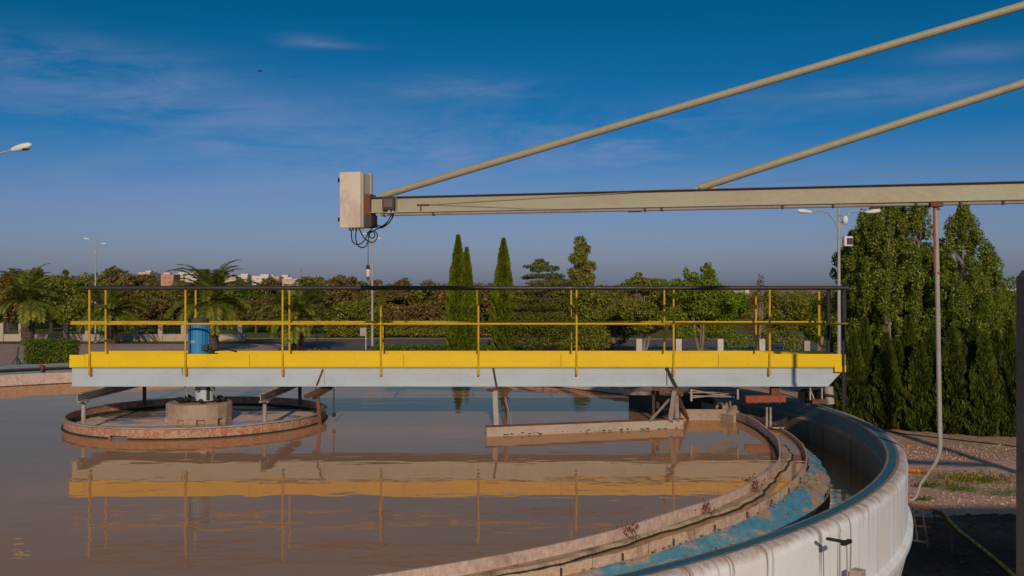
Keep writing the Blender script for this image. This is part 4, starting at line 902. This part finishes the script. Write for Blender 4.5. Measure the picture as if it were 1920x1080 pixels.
# leafy trees
def leafy(px,Y,specs,label,mat,seed,n=9000,size=.17,fork=3,bark='palebark',group='leafy trees beyond the footbridge'):
    rng=np.random.default_rng(seed); B=[]
    for (a,b,w,h) in specs:
        for j in range(5):
            c=at(a+rng.normal()*w*.28,b+rng.normal()*h*.28,Y)-Vector((bx(px,Y),Y,GZ)); B.append(((c.x,rng.normal()*w*.3/F*Y,c.z),(w*.34/F*Y,w*.3/F*Y,h*.30/F*Y)))
    top=min(b-h*.5 for a,b,w,h in specs); hh=EYE+(540-top)/F*Y-GZ
    trunked('leafy_tree',label,'tree',(bx(px,Y),Y,GZ),hh*.92,.10,B,n,size,mat,bark,14,hh*.25,seed,group,fork=fork,z0=.3)
leafy(1208,58,[(1195,524,22,20),(1204,536,50,26),(1222,545,50,40),(1190,565,60,50),(1225,585,70,50),(1200,612,60,30)],'lighter leafy tree with a slim pale trunk beside the first white pillar','olive',71,14000)
leafy(1315,56,[(1296,520,22,26),(1294,532,30,26),(1330,507,20,24),(1331,520,32,26),(1335,535,40,30),(1312,540,60,30),(1270,560,50,40),(1360,560,50,40),(1315,550,90,60),(1290,585,80,60),(1345,580,70,70),(1315,620,80,50)],'double peaked leafy tree with several thin stems between two white pillars','fresh',72,19000)
leafy(1420,58,[(1418,550,20,50),(1412,590,30,60),(1424,620,34,50)],'thin half bare brownish tree behind the fourth railing post','brownleaf',73,1700,.13,5)
leafy(1470,60,[(1450,560,50,34),(1480,580,70,50),(1455,615,70,50),(1500,600,60,60),(1440,590,40,50)],'bushy olive grey tree behind the right end of the footbridge','olive',74,9000)
leafy(1535,62,[(1530,580,50,50),(1550,610,50,60),(1520,620,50,40)],'low dark bush behind the black gate of the footbridge','hedge',75,6000)
leafy(1150,66,[(1145,570,50,50),(1160,600,60,60),(1135,620,50,50)],'rounded green tree between the tall upright tree and the white pillars','olive',76,7000)
# palms
def palm(px,Y,pc,pb,rad,label,seed,up=.0,trh=None,n=58):
    rng=np.random.default_rng(seed); x=bx(px,Y); zc=EYE-(pc-540)/F*Y; zb=GZ
    t=thing('palm_tree',label,'palm tree',(x,Y,zb),'date palms along the boundary')
    h=zc-zb; m=MB(); k=26; pts=[Vector((0,0,-.05+h*i/k)) for i in range(k+1)]; m.tube(pts,[.36+.06*(i%2)+.10*(1-i/k)**3+(.08 if i>k-4 else 0) for i in range(k+1)],14)
    for i in range(190):                       # cut leaf bases
        z=h*rng.uniform(.05,1); a=rng.uniform(0,2*PI); c=Vector((math.cos(a)*.40,math.sin(a)*.40,z)); m.box(c,(.10,.12,.16),Matrix.Rotation(a,3,'Z')@Matrix.Rotation(R(25),3,'Y'))
    tr=m.build('trunk','bark'); tr.parent=t
    V=[]; rm=MB()
    for i in range(n):
        a=i*2.39996+rng.normal()*.15; u=(i+.5)/n; el=R(84-u*100+rng.normal()*9); L=rad*rng.uniform(.9,1.18)*(1.0 if u<.75 else .85)
        pts=[]; p=Vector((0,0,h)); e=el; st=L/12; H=Vector((math.cos(a),math.sin(a),0))
        for j in range(13):
            pts.append(p.copy()); p=p+(H*math.cos(e)+Vector((0,0,math.sin(e))))*st; e-=R(2.0+j*.75+ (1.6 if u<.3 else .6))
        rm.tube(pts,[.035*(1-j/14) for j in range(13)],4,False)
        S=Vector((-math.sin(a),math.cos(a),0))
        for j in range(1,13):
            for sub in (0,.33,.66):
                if j+sub>12: continue
                j0=int(j); q0=pts[j0].lerp(pts[min(j0+1,12)],sub); tn=(pts[min(j0+1,12)]-pts[j0-1]).normalized(); ll=rad*.17*(math.sin(min(1,(j+sub)/12.5)*PI*.86+.28)+.25)
                for s in (-1,1):
                    d=(S*s*.9+tn*.75+Vector((0,0,.18-.30*rng.uniform())) ).normalized(); e1=q0+d*ll; wv=tn*.05
                    mid=q0.lerp(e1,.5)+Vector((0,0,.01)); V+=[q0-wv*.4,mid-wv,e1-Vector((0,0,.05*ll)),mid+wv]
    rr_=rm.build('frond_ribs','palm'); rr_.parent=t; rr_['kind']='stuff'
    cr=quadmesh('crown',np.array([list(v) for v in V]),'palm',t); return t
palm(52,72,563,640,3.1,'leftmost date palm with a full round crown and stout trunk',81)
palm(208,73,585,645,3.0,'date palm behind the left end of the footbridge, second from left',82)
palm(397,64,566,660,3.3,'tallest date palm rising behind the blue motor',83,n=66)
palm(556,64,594,660,2.9,'shortest date palm between two railing posts near the road',84)
# clipped hedge block at left, low hedge strips
def hedge(px0,px1,Y,ptop,label,mat,seed,n,size=.12,dep=.8,name='hedge'):
    rng=np.random.default_rng(seed); x0=bx(px0,Y); x1=bx(px1,Y); h=EYE-(ptop-540)/F*Y-GZ; N=max(2,int((x1-x0)/.5)); B=[]
    for i in range(N):
        xx=(i+.5)*(x1-x0)/N-(x1-x0)/2
        for zz in np.arange(.25*h,h*.95,h*.3): B.append(((xx,rng.uniform(-.1,.1)*dep,zz+rng.normal()*.04*h),((x1-x0)/N*.75,dep*.5,h*.26*rng.uniform(.8,1.15))))
    t=thing(name,label,'hedge',((x0+x1)/2,Y,GZ)); quadmesh('foliage',blobcloud(B,n,size,rng),mat,t)
    m=MB()
    for i in range(N): m.cyl((((i+.5)*(x1-x0)/N-(x1-x0)/2),0,0),(((i+.5)*(x1-x0)/N-(x1-x0)/2),0,h*.6),.03,n=5)
    st_=m.build('stems','bark'); st_.parent=t; st_['kind']='stuff'
hedge(52,143,53,638,'dense clipped dark green hedge block at the left behind the tank rim','hedge',91,9000,.11,1.2)
hedge(700,985,60,647,'long low hedge strip behind the middle of the yellow kick plate','hedge',92,9000,.13)
hedge(610,860,83,604,'taller green hedge on the far side of the road','olive',93,12000,.2,1.6)
hedge(860,1180,84,612,'dark green hedge beyond the road right of the cypresses','wood',94,9000,.2,1.6)
hedge(1380,1600,75,640,'low hedge strip behind the white pillars at right','hedge',95,6000,.16,1.2)
# individual mid-distance trees on the left skyline
def rnd_blobs(h,w,rng,n=26,flat=.8):
    B=[]
    for k in range(n):
        a=rng.uniform(0,2*PI); z=rng.uniform(.35,1); env=math.sqrt(max(.05,1-((z-.62)/.42)**2)); q=math.sqrt(rng.uniform(0,1))*w*env*.85; s=w*rng.uniform(.22,.38)
        B.append(((math.cos(a)*q,math.sin(a)*q,z*h*.94),(s,s,s*flat)))
    return B
sky=[(15,96,508,2.6,'brownleaf','brown crowned tree at the left edge of the skyline'),(62,100,503,2.2,'brownleaf','rust brown tree top directly above the leftmost palm'),(120,104,498,1.0,'cypress','small dark pointed tree on the left skyline'),
     (96,92,520,2.8,'olive','broad green tree right of the leftmost palm'),(160,98,512,2.3,'olive','green tree just left of the twin arm lamp on the left'),(215,98,504,2.2,'wood','dark tree top just right of the left twin arm lamp'),
     (245,95,509,2.0,'brownleaf','brown tree in front of the first apartment blocks'),(300,92,540,2.6,'wood','low dark tree below the red and white blocks'),(270,99,515,1.7,'brownleaf','russet tree touching the left end of the apartment blocks'),
     (345,92,528,2.4,'wood','dull green tree below the tall cream block'),(455,93,530,2.8,'hedge','dark round tree right of the tallest palm'),(505,96,527,2.3,'wood','brownish tree below the long white block'),
     (585,98,515,1.7,'olive','round topped tree just right of the lattice mast'),(615,94,527,2.0,'wood','mixed green tree left of the brown pair'),(640,99,515,1.9,'brownleaf','left half of the brown tree pair left of the probe'),
     (662,99,517,1.8,'brownleaf','right half of the brown tree pair left of the probe'),(716,97,525,1.8,'wood','tree top just right of the hanging probe'),(738,95,535,1.5,'brownleaf','low russet tree right of the hanging probe'),
     (762,99,523,2.3,'brownleaf','dark domed brown tree midway to the cypress pair'),(805,97,530,2.2,'olive','flat topped green tree left of the cypress pair'),(838,94,534,1.8,'brownleaf','brown tree touching the left side of the cypress pair'),
     (905,97,532,2.0,'wood','brown green tree between the cypress pair and the lone cypress'),(560,88,562,2.0,'olive','bright green low tree right behind the shortest palm'),(690,90,566,2.4,'olive','yellow green tree behind the lamp pole under the railing'),
     (640,89,572,2.2,'olive','olive shrub like tree left of the lamp pole under the railing'),(790,90,575,2.3,'brownleaf','brown scrubby tree under the railing left of the cypress pair'),(740,89,580,2.0,'wood','dark tree under the railing right of the lamp pole'),
     (480,90,560,2.3,'wood','dark tree filling the gap between the two right palms'),(150,88,560,2.4,'olive','green tree behind the left end of the railing'),(275,88,565,2.4,'wood','dark tree between second and third palms'),
     (1150,95,538,2.3,'brownleaf','brown far tree just below the railing right of the upright tree'),(1250,96,545,2.6,'olive','green far tree between the two leafy trees'),(1395,110,552,3.2,'fresh','bright green far tree beneath the grey block'),
     (1500,120,552,4.5,'olive','wide far tree behind the right end of the bridge'),(1555,118,550,4.0,'olive','far tree behind the black gate of the bridge'),(1900,50,545,1.3,'hedge','dark tree in the gap beside the brown steel post')]
for k,(px,Y,ptop,w,mat,lab) in enumerate(sky):
    rng=np.random.default_rng(200+k); h=EYE+(540-ptop)/F*Y-GZ
    trunked('background_tree',lab,'tree',(bx(px,Y),Y,GZ),h*.85,.14,rnd_blobs(h,w,rng,34),int(3800 if h>3 else 2600),.30,mat,'bark',9,w*.6,300+k,'trees beyond the road')
# closing woodland mass
rng=np.random.default_rng(55); prof_x=[-300,0,250,300,560,700,850,1100,1400,1700,2300]; prof_y=[508,512,518,532,532,536,538,540,552,552,545]
B=[]
for k in range(900):
    px=rng.uniform(-250,2200); Y=rng.uniform(104,135) if px<1300 else rng.uniform(125,170); h=EYE+(540-np.interp(px,prof_x,prof_y))/F*Y-GZ; h*=rng.uniform(.72,1.02); s=rng.uniform(1.0,2.1)
    for z in (h-s*.8,h*.5,.8): B.append(((bx(px,Y),Y,GZ+z),(s*1.3,s,s*.8)))
o=quadmesh('woodland',blobcloud(B,85000,.55,rng),'wood'); tag(o,'mass of brown and green woodland filling the far background','woodland',kind='stuff')
